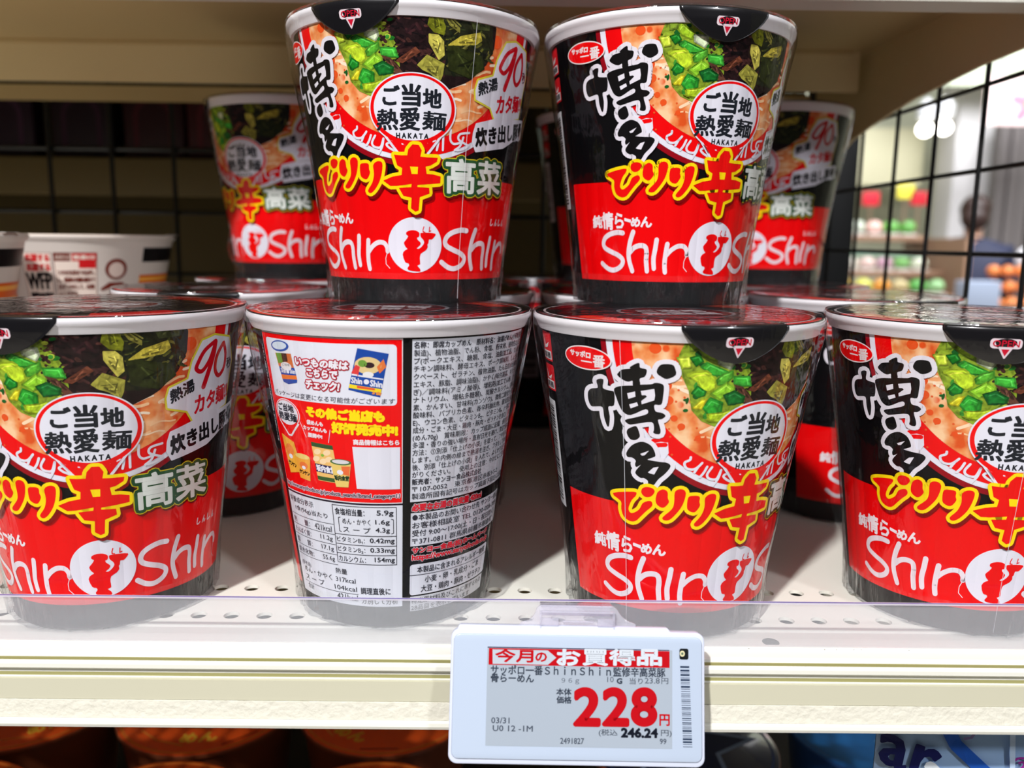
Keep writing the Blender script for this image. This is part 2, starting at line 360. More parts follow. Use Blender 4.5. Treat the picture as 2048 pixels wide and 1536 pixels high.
T = {
 'hk_l': [(-68.1,83.7),(-65,84.2),(-65.4,81.5),(-61.8,80.9),(-60.3,80.5),(-60.6,76.6),(-63.2,75.9),(-62.7,72.8),(-63.2,69.9),(-64,69.8),(-65.2,72.5),(-65.8,75.5),(-69.3,75.4),(-71.6,75.3),(-72.9,77.2),(-72.7,79.6),(-70.8,80.8),(-67.6,81.4)],
 'hk_1': [(-53.3,88.9),(-51.1,90),(-49.9,90.2),(-49.6,88.9),(-47.4,88.6),(-47.1,87.8),(-47.8,86.4),(-49.8,85.6),(-49.6,83.7),(-52.1,83.3),(-52.4,84.9),(-54.2,84.5),(-56.2,84.9),(-58.5,86.1),(-57.9,87),(-56.5,87.9),(-53.2,88.4)],
 'hk_2': [(-60.1,81.7),(-59.2,79.1),(-58,76.8),(-56.4,74.9),(-53.3,74.2),(-47.2,76.5),(-46.3,75),(-51.1,73.5),(-55.6,72.3),(-53.9,71.2),(-51.1,71.6),(-44.7,72.6),(-43.6,70.5),(-43.8,69.2),(-41.6,69),(-41.3,70.4),(-42.4,73.3),(-40.9,73.7),(-39.5,74.7),(-40.8,75.5),(-43.4,75.9),(-43.9,78),(-41.3,78.2),(-40.7,80.6),(-40.5,83.5),(-41.3,84.4),(-43.7,84.6),(-45.1,84.1),(-49.6,83.7),(-52.1,83.3),(-57,82.8)],
 'hk_3': [(-43.1,88.3),(-42.1,89.9),(-40.3,90.4),(-37.7,90.3),(-36.8,89.5),(-36.3,87.4),(-39.4,86.1),(-41.6,86.8),(-42.7,87.4)],
 'hk_4': [(-54.6,69.4),(-52.7,70.3),(-50.9,70.6),(-49.7,68.3),(-49.9,67.3),(-51.6,66.4),(-53.6,66.6),(-54.9,68.1)],
 'hk_5': [(-55.2,62),(-52.8,64.5),(-49.1,65.9),(-46.3,65.6),(-44.2,64.4),(-43,62.1),(-44.1,61.4),(-46.4,60.5),(-44.1,60.2),(-40.5,60),(-38.1,59.9),(-36.6,58.9),(-38.7,56.5),(-41.5,54.5),(-43.5,52.4),(-45.5,52.4),(-45.8,53.7),(-47.7,54.5),(-49,54.4),(-50.9,55.3),(-51.1,56.4),(-48.6,58.9),(-50.9,57.8),(-51.4,58.7),(-51.1,59.8),(-52.8,60.7),(-54.8,60.7)],
 'hkh0': [(-54.7,80.8),(-51.5,81.6),(-51.3,80),(-54.2,79.1)],
 'hkh1': [(-49.2,81.9),(-44,82.8),(-43.6,80.8),(-43.9,79.3),(-48.8,77.8),(-49,78.8),(-46.7,80.3),(-47.3,80.7),(-48.8,80.6)],
 'hkh2': [(-53.9,77.4),(-50.7,78.3),(-50.2,77.3),(-53.3,76.2)],
 'hkh3': [(-49.3,62.1),(-45.6,63.4),(-47.4,61.8),(-48.6,61.6)],
 'hkh4': [(-45.9,56.4),(-43.6,58.1),(-41.4,58.5),(-43.2,55.9),(-45,56.1)],
 'pi': [(-62.1,47.8),(-52.1,49.4),(-51.3,48.4),(-53.3,46.6),(-54.9,43.5),(-53.2,42.1),(-49.6,43.7),(-47.8,46.1),(-44.6,47),(-43.9,45.6),(-46.6,43.6),(-49.1,41.6),(-51.4,39.9),(-54.1,39.6),(-57,40.8),(-58.1,43.2),(-58.2,45.7)],
 'pid': [(-48.1,50.9),(-46.1,51.5),(-43.7,51.2),(-43,50.2),(-44.5,48.7),(-46.9,48.4),(-48.5,49.5)],
 'ri1': [(-41.5,50),(-39.3,51.2),(-37.4,50.5),(-37.2,48.5),(-36.6,47.2),(-38.7,45.4),(-41,45.9),(-42.1,47.3)],
 'ri2': [(-33.9,50.7),(-31.4,51.6),(-29.5,50.5),(-30.4,47),(-32.3,44.4),(-35.5,41.7),(-37.7,41.2),(-38.8,42),(-35,44.8),(-34,47.1)],
 'ri3': [(-28,49),(-26.1,49.5),(-23.4,49.3),(-23.3,47.6),(-22.9,46.3),(-24.9,44.3),(-27.6,44.9),(-28.3,46.3)],
 'ri4': [(-20.5,48.9),(-18.2,50.1),(-15.9,49.6),(-16.3,46.6),(-18,43.3),(-20.8,40.6),(-23.2,39.5),(-24.5,40.3),(-21.7,42.9),(-20.4,45.9)],
 'kara': [(-2.8,52.1),(-2.2,54.2),(-0.2,55.8),(2.7,55.7),(4.1,54),(3.4,51.8),(7.1,51.6),(12.2,51.6),(11.8,50.4),(8.7,49.1),(6.1,48.7),(6.7,46),(10.4,45.9),(14,45.3),(13.9,43.2),(8.9,42.8),(2,42.4),(1.9,41.5),(8.1,41.3),(8.3,39.5),(3.2,38.2),(2.9,36),(2.6,33.6),(1,33.2),(-1.2,34.3),(-0.8,38),(-5.2,38.6),(-7.3,41.1),(-1,41.4),(-0.7,42.7),(-8.3,42),(-11.9,41.9),(-15.4,43.6),(-10.7,44.9),(-5.8,45.5),(-5.4,48),(-7.9,48.9),(-9.3,52.3),(-6.3,52.1)],
 'karah': [(-1.6,48.5),(2.4,48.4),(2.2,46),(-0.8,46)],
 'S': [(-54.1,26.7),(-57.8,26.9),(-62.5,26.2),(-66.2,24.8),(-67.7,22.8),(-66.6,21.1),(-62.1,19.7),(-57.7,18.6),(-54.7,17.1),(-54.7,15.4),(-57.1,13.8),(-61.2,12.9),(-65.4,13.5),(-69.5,15.3)],
 'h1': [(-47.6,27.1),(-49.5,23.5),(-50.5,19.8),(-50.2,16.7),(-48.3,12.8)],
 'h2': [(-49.8,19.6),(-47,21.4),(-43.4,22.2),(-40.3,21.7),(-39.5,19.6),(-39.7,16.8),(-39.1,12.9)],
 'i': [(-33.8,24.3),(-34.4,21.2),(-35.3,17.5),(-34.9,13.9)],
 'n1': [(-27.5,22.8),(-28.3,18.9),(-28.6,15.3),(-28.1,12.6)],
 'n2': [(-27.9,18.7),(-25,20.7),(-21.3,22.1),(-17.7,22),(-15.9,20.5),(-15.7,19)],
 'n3': [(-15.9,18.5),(-17,16.6),(-17,14.4),(-14.8,12.9)],
 'fig': [(-3.8,25.7),(-1.2,26.3),(1.5,26.2),(3.3,25.5),(3.5,24.6),(3,23.9),(2.2,23.8),(2.4,23),(4.1,22),(4,21.2),(3.2,20.6),(1.9,19.9),(3.3,19.8),(5,20.7),(6.2,21.9),(5.6,23),(4.3,23.9),(4,24.9),(4.5,25.4),(8.8,25.5),(12.6,25.2),(12.4,24.3),(10.6,23.1),(9,23.1),(8.7,21.8),(8.1,21.3),(8.3,20.3),(7,19.1),(4.3,18),(3.7,16.3),(3.9,14.2),(2.2,13.7),(3.7,12.7),(4.1,11.8),(3.4,11.5),(-0.7,11.7),(-3.2,12.1),(-3.7,12.8),(-2.7,13.7),(-3.2,14.5),(-5,14.9),(-6.4,17.7),(-5,19.1),(-3.5,19.6),(-4.6,20.4),(-5.5,21.8),(-4.2,22.9),(-2.9,24.2),(-4,24.7)],
 'st1': [(6,27.6),(5.5,26.6),(5.5,25.8),(6.6,25.7)],
 'st2': [(9.2,27.5),(9,25.9),(10,26.2)],
 'bl0': [(-28.3,62),(-28.6,61.1),(-30.6,60.3),(-30.5,59.1),(-29.2,58.2),(-26.7,58.1),(-24.8,59),(-23.3,60.2)],
 'bl1': [(-24.8,59),(-26.3,57.1)],
 'bl2': [(-21,59),(-22.2,57.1),(-23.8,55.6)],
 'bl3': [(-18.8,58.8),(-20.6,56.7),(-20.2,55.4),(-18.2,54.8),(-16.1,55.1),(-14.6,57.8)],
 'bl4': [(-14.6,57.8),(-15.5,55.1),(-17.6,52.7)],
 'bl5': [(-8.4,56.2),(-11.3,56.5),(-13.2,55.8),(-11.6,54.6),(-8.5,53.5),(-7.7,52.7),(-8.6,51.7),(-11.5,51.7),(-14.8,52.2)],
 'br0': [(6.7,54.5),(10.5,56.7),(12.6,57.5),(11.9,54.3)],
 'br1': [(15,59.7),(15,54.4)],
 'br2': [(18.8,61.3),(18.7,58.1),(20.6,56.7),(24.1,57.2)],
 'br3': [(25.7,59.1),(24.2,56.2),(21.3,54.6)],
 'br4': [(28.9,60.8),(23.8,60.1),(23.1,58.3),(26.8,57),(28.5,56.4),(26.2,55.2),(22.5,54.6)],
 'greenbg': [(-34.8,93.2),(-31.4,99.5),(-18.3,100),(-13.4,95.1),(-6.4,86.8),(-6.1,81.1),(-12.2,76.9),(-12,73.3),(-18.9,71.9),(-25,73.8),(-29,77),(-30.5,82.8),(-34.4,88.7)],
 'dark': [(-16.2,97.9),(-14.4,100.3),(5.6,101.2),(24.3,100.5),(36.3,98.9),(39,96.1),(38.7,89.6),(35.1,84.2),(27.5,78.8),(24.1,77.3),(16.4,74.9),(12.4,76.5),(3.5,77.4),(-3.3,78.5),(-7.2,78.6),(-10.7,81.6),(-13.7,84.9),(-14.7,87.4),(-18.5,91.1)],
 'greens': [([(-28.5,95.1),(-27,97.2),(-20.5,93.4),(-22,91.7),(-26.1,93)],(160,200,40)),([(-20.9,93.1),(-14.9,93),(-14.4,90.9),(-15.8,89.2),(-20.6,91)],(215,230,190)),([(-27.1,89.9),(-25.1,91.3),(-16.6,88.5),(-16.9,87.4),(-22,87.4)],(60,170,50)),([(-32.2,87.3),(-30.1,88.4),(-24.8,88.8),(-21,86.7),(-20.5,83.5),(-23.2,82.1),(-26.5,83.2),(-27.6,85.3)],(200,230,50)),([(-20.8,86),(-18.4,87.8),(-14.7,88.8),(-14.4,87),(-17.4,84.6),(-20.2,84.6)],(90,180,50)),([(-14,87),(-7.3,86.9),(-6.2,84),(-9.9,84.1),(-13.6,84.9)],(70,190,60)),([(-22.6,81.9),(-16.6,85.3),(-13.3,83.5),(-13.2,82.7),(-19.1,80)],(150,215,50)),([(-29.9,82),(-27.9,84.2),(-24.5,82.5),(-24.9,81.4),(-27.6,80.7)],(30,140,40)),([(-25.4,77.8),(-22.5,80.7),(-17.5,79.2),(-17.6,76.3),(-22.3,74.9)],(50,170,50)),([(-29.1,77.4),(-25.7,80),(-23.8,80.3),(-25.8,77.1)],(230,220,40)),([(-17.4,81.4),(-13.2,82.7),(-8.3,80.8),(-8.9,79),(-15,78.4)],(20,110,40)),([(-36,92.5),(-31.3,93),(-30.6,89.8),(-33.6,89.4)],(190,210,60)),([(-31.3,92.6),(-27.9,93.4),(-26.4,91.6),(-28.9,90.2)],(20,120,30)),([(-23.3,75.6),(-17.5,76),(-13.2,77),(-13.3,74.4),(-17.1,73),(-22.5,73.4)],(180,210,40)),([(-31.8,98.5),(-30.6,99.5),(-27.9,97.2),(-28.5,95.1),(-31.4,94.7)],(140,170,50))],
 'must': [([(8.1,98.9),(11.3,99.2),(14.3,94.1),(13.7,91.7),(9.5,92.3),(6.8,94.4)],(120,125,25)),([(7.3,91.5),(11.3,91.4),(13.6,89.6),(14.1,85.3),(11.8,83.8),(9.1,86.9),(7.4,89)],(195,185,80)),([(16,88.6),(21.6,91.7),(30.8,93.7),(31.9,91.4),(29.1,89.9),(22.1,89.1)],(195,180,65)),([(2.4,81.7),(6.6,84.9),(14.2,82.4),(13.6,79),(12.4,76.9),(8.1,79.3),(4.7,80.3)],(165,160,65)),([(13.1,98.7),(20.7,94.2),(20.7,93),(16.3,94.9)],(135,130,55)),([(15.1,89.1),(32,86.2),(34.5,82.5),(26.9,78.8),(16.7,80.9)],(45,52,18)),([(-7.1,82.8),(1.5,87.2),(3.3,85.8),(-4.3,82.3)],(115,62,42)),([(-13.7,84.9),(-10.3,84.1),(-4.2,79),(-7.2,79)],(98,60,46)),([(24.3,99.9),(35.2,98.5),(35.4,95.1),(27.4,94.7)],(70,78,40))],
 'n9aH': [(53.7,91.8),(47.4,89.2),(43.7,85.1),(43.3,83.3),(46.5,82.5),(50.8,86),(53.8,91.5)],
 'n9bH': [(53.8,91.5),(52.5,86.2),(47.8,77.2)],
 'n0H': [(59.5,90.5),(55.4,86.6),(54.8,82.1),(57.9,79.8),(61.9,82.2),(62.4,86.8),(60.1,90.6)],
}

# ------------------------------------------------------------------ the noodle cup
RB, RT, ZT, HC = 32.5, 45.5, 98.0, 102.0
K40 = math.pi/180*40          # artwork is drawn on a strip 40 mm from the axis
def cone(x, y, ly):
    t = x/40.0; r = RB+(RT-RB)*y/ZT+.06+.062*ly
    return (r*math.sin(t), -r*math.cos(t), y)
def L(pts): return [(a*K40, z) for a, z in pts]
WH, BK, RD, YE, GR = (230, 230, 240), (12, 11, 13), (238, 1, 6), (252, 222, 12), (44, 92, 52)
def ell(cx, cz, a, b, deg0, deg1, n=40): return [((cx+a*math.cos(R(deg0+(deg1-deg0)*k/n)))*K40, cz+b*math.sin(R(deg0+(deg1-deg0)*k/n))) for k in range(n+1)]
def bowl(pr, a, b, cz, ly, c, mi=0, cx=1.0):
    n = 60
    for k in range(n):
        t0, t1 = R(180+180*k/n), R(180+180*(k+1)/n)
        pr.raw([((cx+a*math.cos(t0))*K40, cz+b*math.sin(t0)), ((cx+a*math.cos(t1))*K40, cz+b*math.sin(t1)), ((cx+a*math.cos(t1))*K40, cz+1), ((cx+a*math.cos(t0))*K40, cz+1)], ly, c, mi)
def Q(*p): return [(a*K40, z) for a, z in p]
def shift(pts, d): return [(a+d, z) for a, z in pts]

def logo(pr, cx, cz, k, ly, disc=WH, fig=RD):
    pr.disc(cx*K40, cz, 15.6*K40*k, 9.9*k, ly, disc, 64)
    pts = [((cx+(a-.9)*k*1.0)*K40, cz+(z-21.0)*k) for a, z in T['fig']]
    pr.poly(curve(pts, True, 2), ly+1, fig)
    for s_ in ('st1', 'st2'): pr.stroke([((cx+(a-.9)*k)*K40, cz+(z-21.0)*k) for a, z in T[s_]], .17*k, ly+1, fig)
def shin(pr, dx, r, ly, c, sx=1, sz=1, oz=0, thin=True):
    for n_, rr in (('S', r), ('h1', r), ('h2', r), ('i', r), ('n1', r), ('n2', r*.92)):
        pts = [(a*sx, (z-20)*sz+20+oz) for a, z in T[n_]]
        pr.stroke(curve(L(shift(pts, dx))), rr, ly, c, n=10)
    if thin: pr.stroke(L(shift([(a*sx, (z-20)*sz+20+oz) for a, z in T['n3']], dx)), .13, ly, c)

def front_art(pr):
    pr.rect(-93*K40, 9, 93*K40, 45, 0, RD)
    bowl(pr, 67, 50.6, 99, 1, (150, 4, 22)); bowl(pr, 64.6, 48.8, 99, 2, WH); bowl(pr, 61.8, 47, 99, 3, RD); bowl(pr, 54, 41, 98.5, 4, (240, 160, 90), 1)
    # pale noodles in the broth
    rnd = random.Random(3)
    for k in range(80):
        a = rnd.uniform(-48, 48); z = rnd.uniform(63, 90); 
        if ((a-1)/50)**2+((98.5-z)/38)**2 > 1: continue
        d = rnd.uniform(-.5, .5); pts = [((a+i*2.2)*K40, z+d*i+.5*math.sin(i*1.1+k)) for i in range(rnd.randint(3, 6))]
        pr.stroke(pts, rnd.uniform(.22, .55), 4.3+.003*k, rnd.choice([(252, 220, 182), (248, 200, 150), (253, 232, 204)]), n=6)
    for a, z, r in ((-39.5, 84, 1.5), (-38.5, 79.5, 1.4), (-36, 74, 1.0), (-41, 90, 1.7), (-33, 71.5, 1.1), (-44, 95, 1.6), (-20, 66, .8), (-26, 68, .9), (41, 92, 2.2), (34, 73, 2.2), (38, 79, 1.2)): pr.disc(a*K40, z, r, r, 4.6, (232, 84, 30), 14)
    for k in range(26):
        pr.disc(rnd.uniform(-44, -8)*K40, rnd.uniform(62, 86), .35, .35, 4.6, (226, 92, 40), 8)
    # dark mushrooms and pickled greens
    pr.poly(L(T['dark']), 5, (34, 19, 20), 2, fat=.5)
    pr.poly(Q((8, 99), (37, 99), (39, 88), (32, 82), (26, 79), (14, 79), (9, 86)), 5.2, (38, 40, 22), 2)
    for k in range(110):
        a = rnd.uniform(-15, 12); z = rnd.uniform(79, 98); an = rnd.uniform(-1, 1); ln = rnd.uniform(1, 4)
        pr.stroke([(a*K40, z), (a*K40+ln*math.cos(an), z+ln*math.sin(an))], rnd.uniform(.15, .55), 5.4+.01*k, rnd.choice([(58, 30, 32), (22, 12, 14), (84, 48, 42), (40, 20, 24), (14, 9, 11), (66, 36, 34)]), 2, n=6)
    for k in range(100):
        a = rnd.uniform(10, 36); z = rnd.uniform(80, 98); an = rnd.uniform(-1.2, 1.4); ln = rnd.uniform(1, 3.5)
        if a > 28 and z < 84: continue
        pr.stroke([(a*K40, z), (a*K40+ln*math.cos(an), z+ln*math.sin(an))], rnd.uniform(.12, .5), 5.6+.01*k, rnd.choice([(74, 80, 34), (30, 38, 22), (104, 104, 40), (48, 58, 28), (22, 26, 20), (132, 128, 60)]), 2, n=6)
    for pts, c in T['must']:
        pr.poly(L(pts), 7, c, 2, fat=.18)
        cx = sum(p[0] for p in pts)/len(pts); cz = sum(p[1] for p in pts)/len(pts)
        lt = tuple(min(255, int(v*1.25+12)) for v in c); dk = tuple(int(v*.62) for v in c)
        for k in range(5):
            p = pts[k % len(pts)]; q_ = pts[(k+2) % len(pts)]
            pr.stroke([((cx*.5+p[0]*.5)*K40, cz*.5+p[1]*.5), ((cx*.55+q_[0]*.45)*K40, cz*.55+q_[1]*.45)], .13+.04*k, 7.2+.02*k, lt if k % 2 else dk, 2, n=6)
    # chopped spring onion
    pr.poly(L(T['greenbg']), 5.8, (140, 166, 44), 2, fat=.4)
    for k in range(40):
        a = rnd.uniform(-32, -9); z = rnd.uniform(75, 97); pr.disc(a*K40, z, rnd.uniform(.5, 1.3), rnd.uniform(.4, 1), 6+.01*k, rnd.choice([(36, 128, 38), (120, 176, 48), (196, 208, 70), (62, 150, 48), (20, 92, 34)]), 7, 2, rot=rnd.uniform(0, 90))
    for k, (pts, c) in enumerate(T['greens']):
        pr.poly(L(pts), 7+.1*k, tuple(int(v*.78) for v in c), 2, fat=.2); 
        cx = sum(p[0] for p in pts)/len(pts); cz = sum(p[1] for p in pts)/len(pts)
        pr.poly([((cx+(a-cx)*.86)*K40, cz+(z-cz)*.86) for a, z in pts], 7.04+.1*k, c, 2)
        lt = tuple(min(255, int(v*1.08+34)) for v in c)
        for j in range(2):
            p, q_ = pts[j], pts[j+1]; pr.stroke([((cx+(p[0]-cx)*.6)*K40, cz+(p[1]-cz)*.6), ((cx+(q_[0]-cx)*.6)*K40, cz+(q_[1]-cz)*.6)], .16, 7.07+.1*k, lt, 2, n=6)
    # words on the bowl's rim
    for k in range(6): pr.stroke(curve(L(T['bl%d' % k])), .38, 5, WH)
    for k in range(5): pr.stroke(curve(L(T['br%d' % k])), .38, 5, WH)
    pr.poly(Q((-42, 68.8), (-38, 66.5), (-37.5, 63), (-39.5, 60.5), (-43, 60), (-46, 62), (-46, 67)), 5, WH)
    for pts in ([(-44, 66.5), (-41, 67.2), (-38.4, 67)], [(-44, 65), (-41.5, 65.4), (-39, 65.6)]): pr.stroke(L(pts), .7, 5.2, RD)
    # round badge with its tail
    pr.poly(Q((-17.5, 62.5), (17.5, 62.5), (8, 53.5), (3, 50), (-3, 50), (-8, 53.5)), 8.6, WH, fat=.45)
    pr.poly(Q((-17, 62.5), (17, 62.5), (7.6, 53.8), (2.8, 50), (-2.8, 50), (-7.6, 53.8)), 8.8, RD)
    pr.disc(0, 67.4, 20.9*K40, 12.0, 8.7, WH, 72); pr.disc(0, 67.4, 20.2*K40, 11.6, 8.9, RD, 72); pr.disc(0, 67.7, 18.5*K40, 10.5, 9.1, WH, 72)
    DK = (28, 32, 40)
    pr.text('ご', Q((-13.3, 74.9), (-6.0, 74.9), (-6.4, 68.8), (-13.9, 68.8)), 9.3, DK, .26)
    pr.text('当', Q((-4.6, 75.4), (3.6, 75.4), (3.4, 68.6), (-4.8, 68.6)), 9.3, DK, .28)
    pr.text('地', Q((5.0, 74.2), (13.4, 74.0), (13.2, 68.2), (5.0, 68.4)), 9.3, DK, .26)
    pr.text('熱', Q((-16.8, 67.2), (-7.0, 67.4), (-7.2, 60.7), (-17.4, 60.6)), 9.3, DK, .22)
    pr.text('愛', Q((-5.8, 67.9), (3.2, 67.9), (3.2, 60.6), (-6.2, 60.6)), 9.3, DK, .22)
    pr.text('麺', Q((5.0, 67.0), (16.0, 66.6), (15.6, 60.8), (4.6, 61.0)), 9.3, DK, .22)
    pr.text('H A K A T A', Q((-8.0, 59.6), (7.6, 59.5), (7.4, 57.9), (-8.0, 57.9)), 9.3, DK, .11)
    # brush-written place name
    for n_ in ('hk_l', 'hk_1', 'hk_2', 'hk_3', 'hk_4', 'hk_5'):
        sh_ = curve(L(T[n_]), True, 3); pr.poly(sh_, 9.6, (232, 228, 236), fat=1.5); pr.poly(sh_, 9.9, (16, 14, 15), fat=.1)
    for k in range(5): pr.poly(L(T['hkh%d' % k]), 10.1, (232, 228, 236))
    # red and yellow headline
    names = ('pi', 'pid', 'ri1', 'ri2', 'ri3', 'ri4', 'kara')
    for n_ in names:
        sh_ = curve(L(T[n_]), True, 3) if n_ != 'kara' else L(T[n_])
        pr.poly([(x+.5, y-.9) for x, y in sh_], 10.1, (128, 3, 8), fat=1.35)
        pr.poly(sh_, 10.4, YE, fat=1.25); pr.poly(sh_, 10.8, (236, 12, 10), fat=.12)
    pr.poly(L(T['karah']), 11, YE)
    for st, q in (('高', Q((17.0, 51.5), (33.4, 51.5), (34.2, 40.0), (17.6, 40.0))), ('菜', Q((35.6, 51.6), (52.8, 51.2), (54.8, 40.3), (36.4, 39.9)))):
        pr.text(st, q, 11.6, (228, 234, 226), .34, ((1.75, 11.0, (214, 200, 30)), (1.4, 11.3, GR)))
        pr.text(st, [(x+.5, y-.8) for x, y in q], 10.2, (120, 4, 8), 1.6)
    # ninety seconds burst
    hl = Q((30.6, 75.2), (31.8, 78.4), (40.5, 80.6), (42.3, 86.2), (47.0, 92.4), (54.3, 93.6), (66, 92), (71, 84), (69, 76), (68, 69), (58, 67.6), (43.7, 66.6), (40.5, 70.2), (31.1, 72.2))
    pr.poly(hl, 8.2, (226, 214, 60), fat=.75); pr.poly(hl, 8.5, WH, fat=.1)
    for n_, r_ in (('n9aH', .72), ('n9bH', .95), ('n0H', .74)): pr.stroke(curve(L(shift(T[n_], 1.2))), r_, 9, (206, 10, 30), n=10)
    pr.text('熱湯', Q((31.8, 77.6), (43.0, 80.6), (44.0, 76.6), (32.6, 73.4)), 9, DK, .16)
    pr.text('カタ麺!!', Q((44.5, 74.6), (68, 76.8), (69, 71.4), (44.6, 68.2)), 9, (214, 12, 34), .24)
    pr.text('秒', Q((65, 85.2), (70, 85), (70.6, 81.4), (65.6, 81.4)), 9, DK, .1)
    h2 = Q((31.2, 60.9), (32.5, 64.0), (43.7, 66.2), (58, 67.4), (78.4, 68.8), (80, 62.5), (64, 60.5), (53.6, 57.2), (33.4, 54.7), (31.0, 57.8))
    pr.poly(h2, 8.5, WH, fat=.3); pr.text('炊き出し豚骨', Q((32.4, 62.4), (76, 68), (77.5, 62.4), (33.2, 56.4)), 9, (20, 18, 22), .28)
    pr.text('らーめん', Q((66, 62.4), (76, 63.2), (76.4, 61.2), (66.4, 60.4)), 9, WH, .08)
    # maker's oval
    pr.disc(-73.0*K40, 90.3, 12.1*K40, 3.75, 9.6, (240, 226, 226), 48, rot=-1.5); pr.disc(-73.0*K40, 90.3, 11.5*K40, 3.35, 9.8, RD, 48, rot=-1.5)
    pr.text('サッポロ', Q((-81.5, 92.4), (-70.5, 92.2), (-70.8, 90.2), (-81.5, 90.6)), 10, (240, 226, 226), .13)
    pr.stroke(Q((-75.4, 89.2), (-70.2, 89.1)), .22, 10, (240, 226, 226)); pr.text('番', Q((-69.2, 91.6), (-63.9, 91.5), (-64.2, 87.8), (-69.5, 87.8)), 10, (240, 226, 226), .15)
    # lower band
    for st, q in (('純', Q((-75, 33), (-68, 33), (-68, 28.6), (-75, 28.6))), ('情', Q((-67.5, 34), (-60.2, 34.2), (-60.2, 27.8), (-67.4, 28.4))), ('ら', Q((-58.6, 33.8), (-53.4, 33.6), (-53.6, 28.2), (-58.8, 28.6))), ('ー', Q((-52.6, 31.9), (-49.2, 31.4), (-49.2, 30.6), (-52.6, 31.2))), ('め', Q((-48.6, 32.2), (-43.6, 32.2), (-43.8, 29), (-48.8, 29))), ('ん', Q((-43, 32.6), (-37, 32.2), (-37, 28.8), (-43, 29)))):
        pr.text(st, q, 2, (240, 232, 236), .22)
    shin(pr, 0, .92, 2, (236, 226, 232)); shin(pr, 86, .92, 2, (236, 226, 232))
    logo(pr, .6, 21.3, 1.0, 2)
    for k, ch in enumerate('しんしん'): pr.text(ch, Q((51+k*4.4, 31.2), (53.6+k*4.4, 31.2), (53.2+k*4.4, 28.8), (50.6+k*4.4, 28.8)), 2, (236, 222, 226), .12)
    # recycling marks and bar code on the left edge
    for z0, z1 in ((86.4, 96), (76.5, 85.2)):
        pr.rrect(-111*K40, z0, -98*K40, z1, .8, 2, (226, 30, 40)); pr.rect(-110*K40, z0+.6, -99*K40, z0+3.4, 3, (238, 226, 226))
        pr.poly(Q((-109, z1-1), (-106, z1-4.5), (-101, z1-3.2), (-103, z1-5), (-108, z0+4)), 3, (238, 226, 226))
        pr.text('容器', Q((-109, z0+3), (-100, z0+3), (-100, z0+1), (-109, z0+1)), 4, DK, .05)
    pr.rect(-118*K40, 36, -101*K40, 73, 2, (220, 220, 222)); z = 38.0; rb = random.Random(5)
    while z < 71: w = rb.choice([.3, .3, .6, .9]); pr.rect(-116.5*K40, z, -104*K40, z+w, 3, BK); z += w+rb.choice([.35, .35, .7])

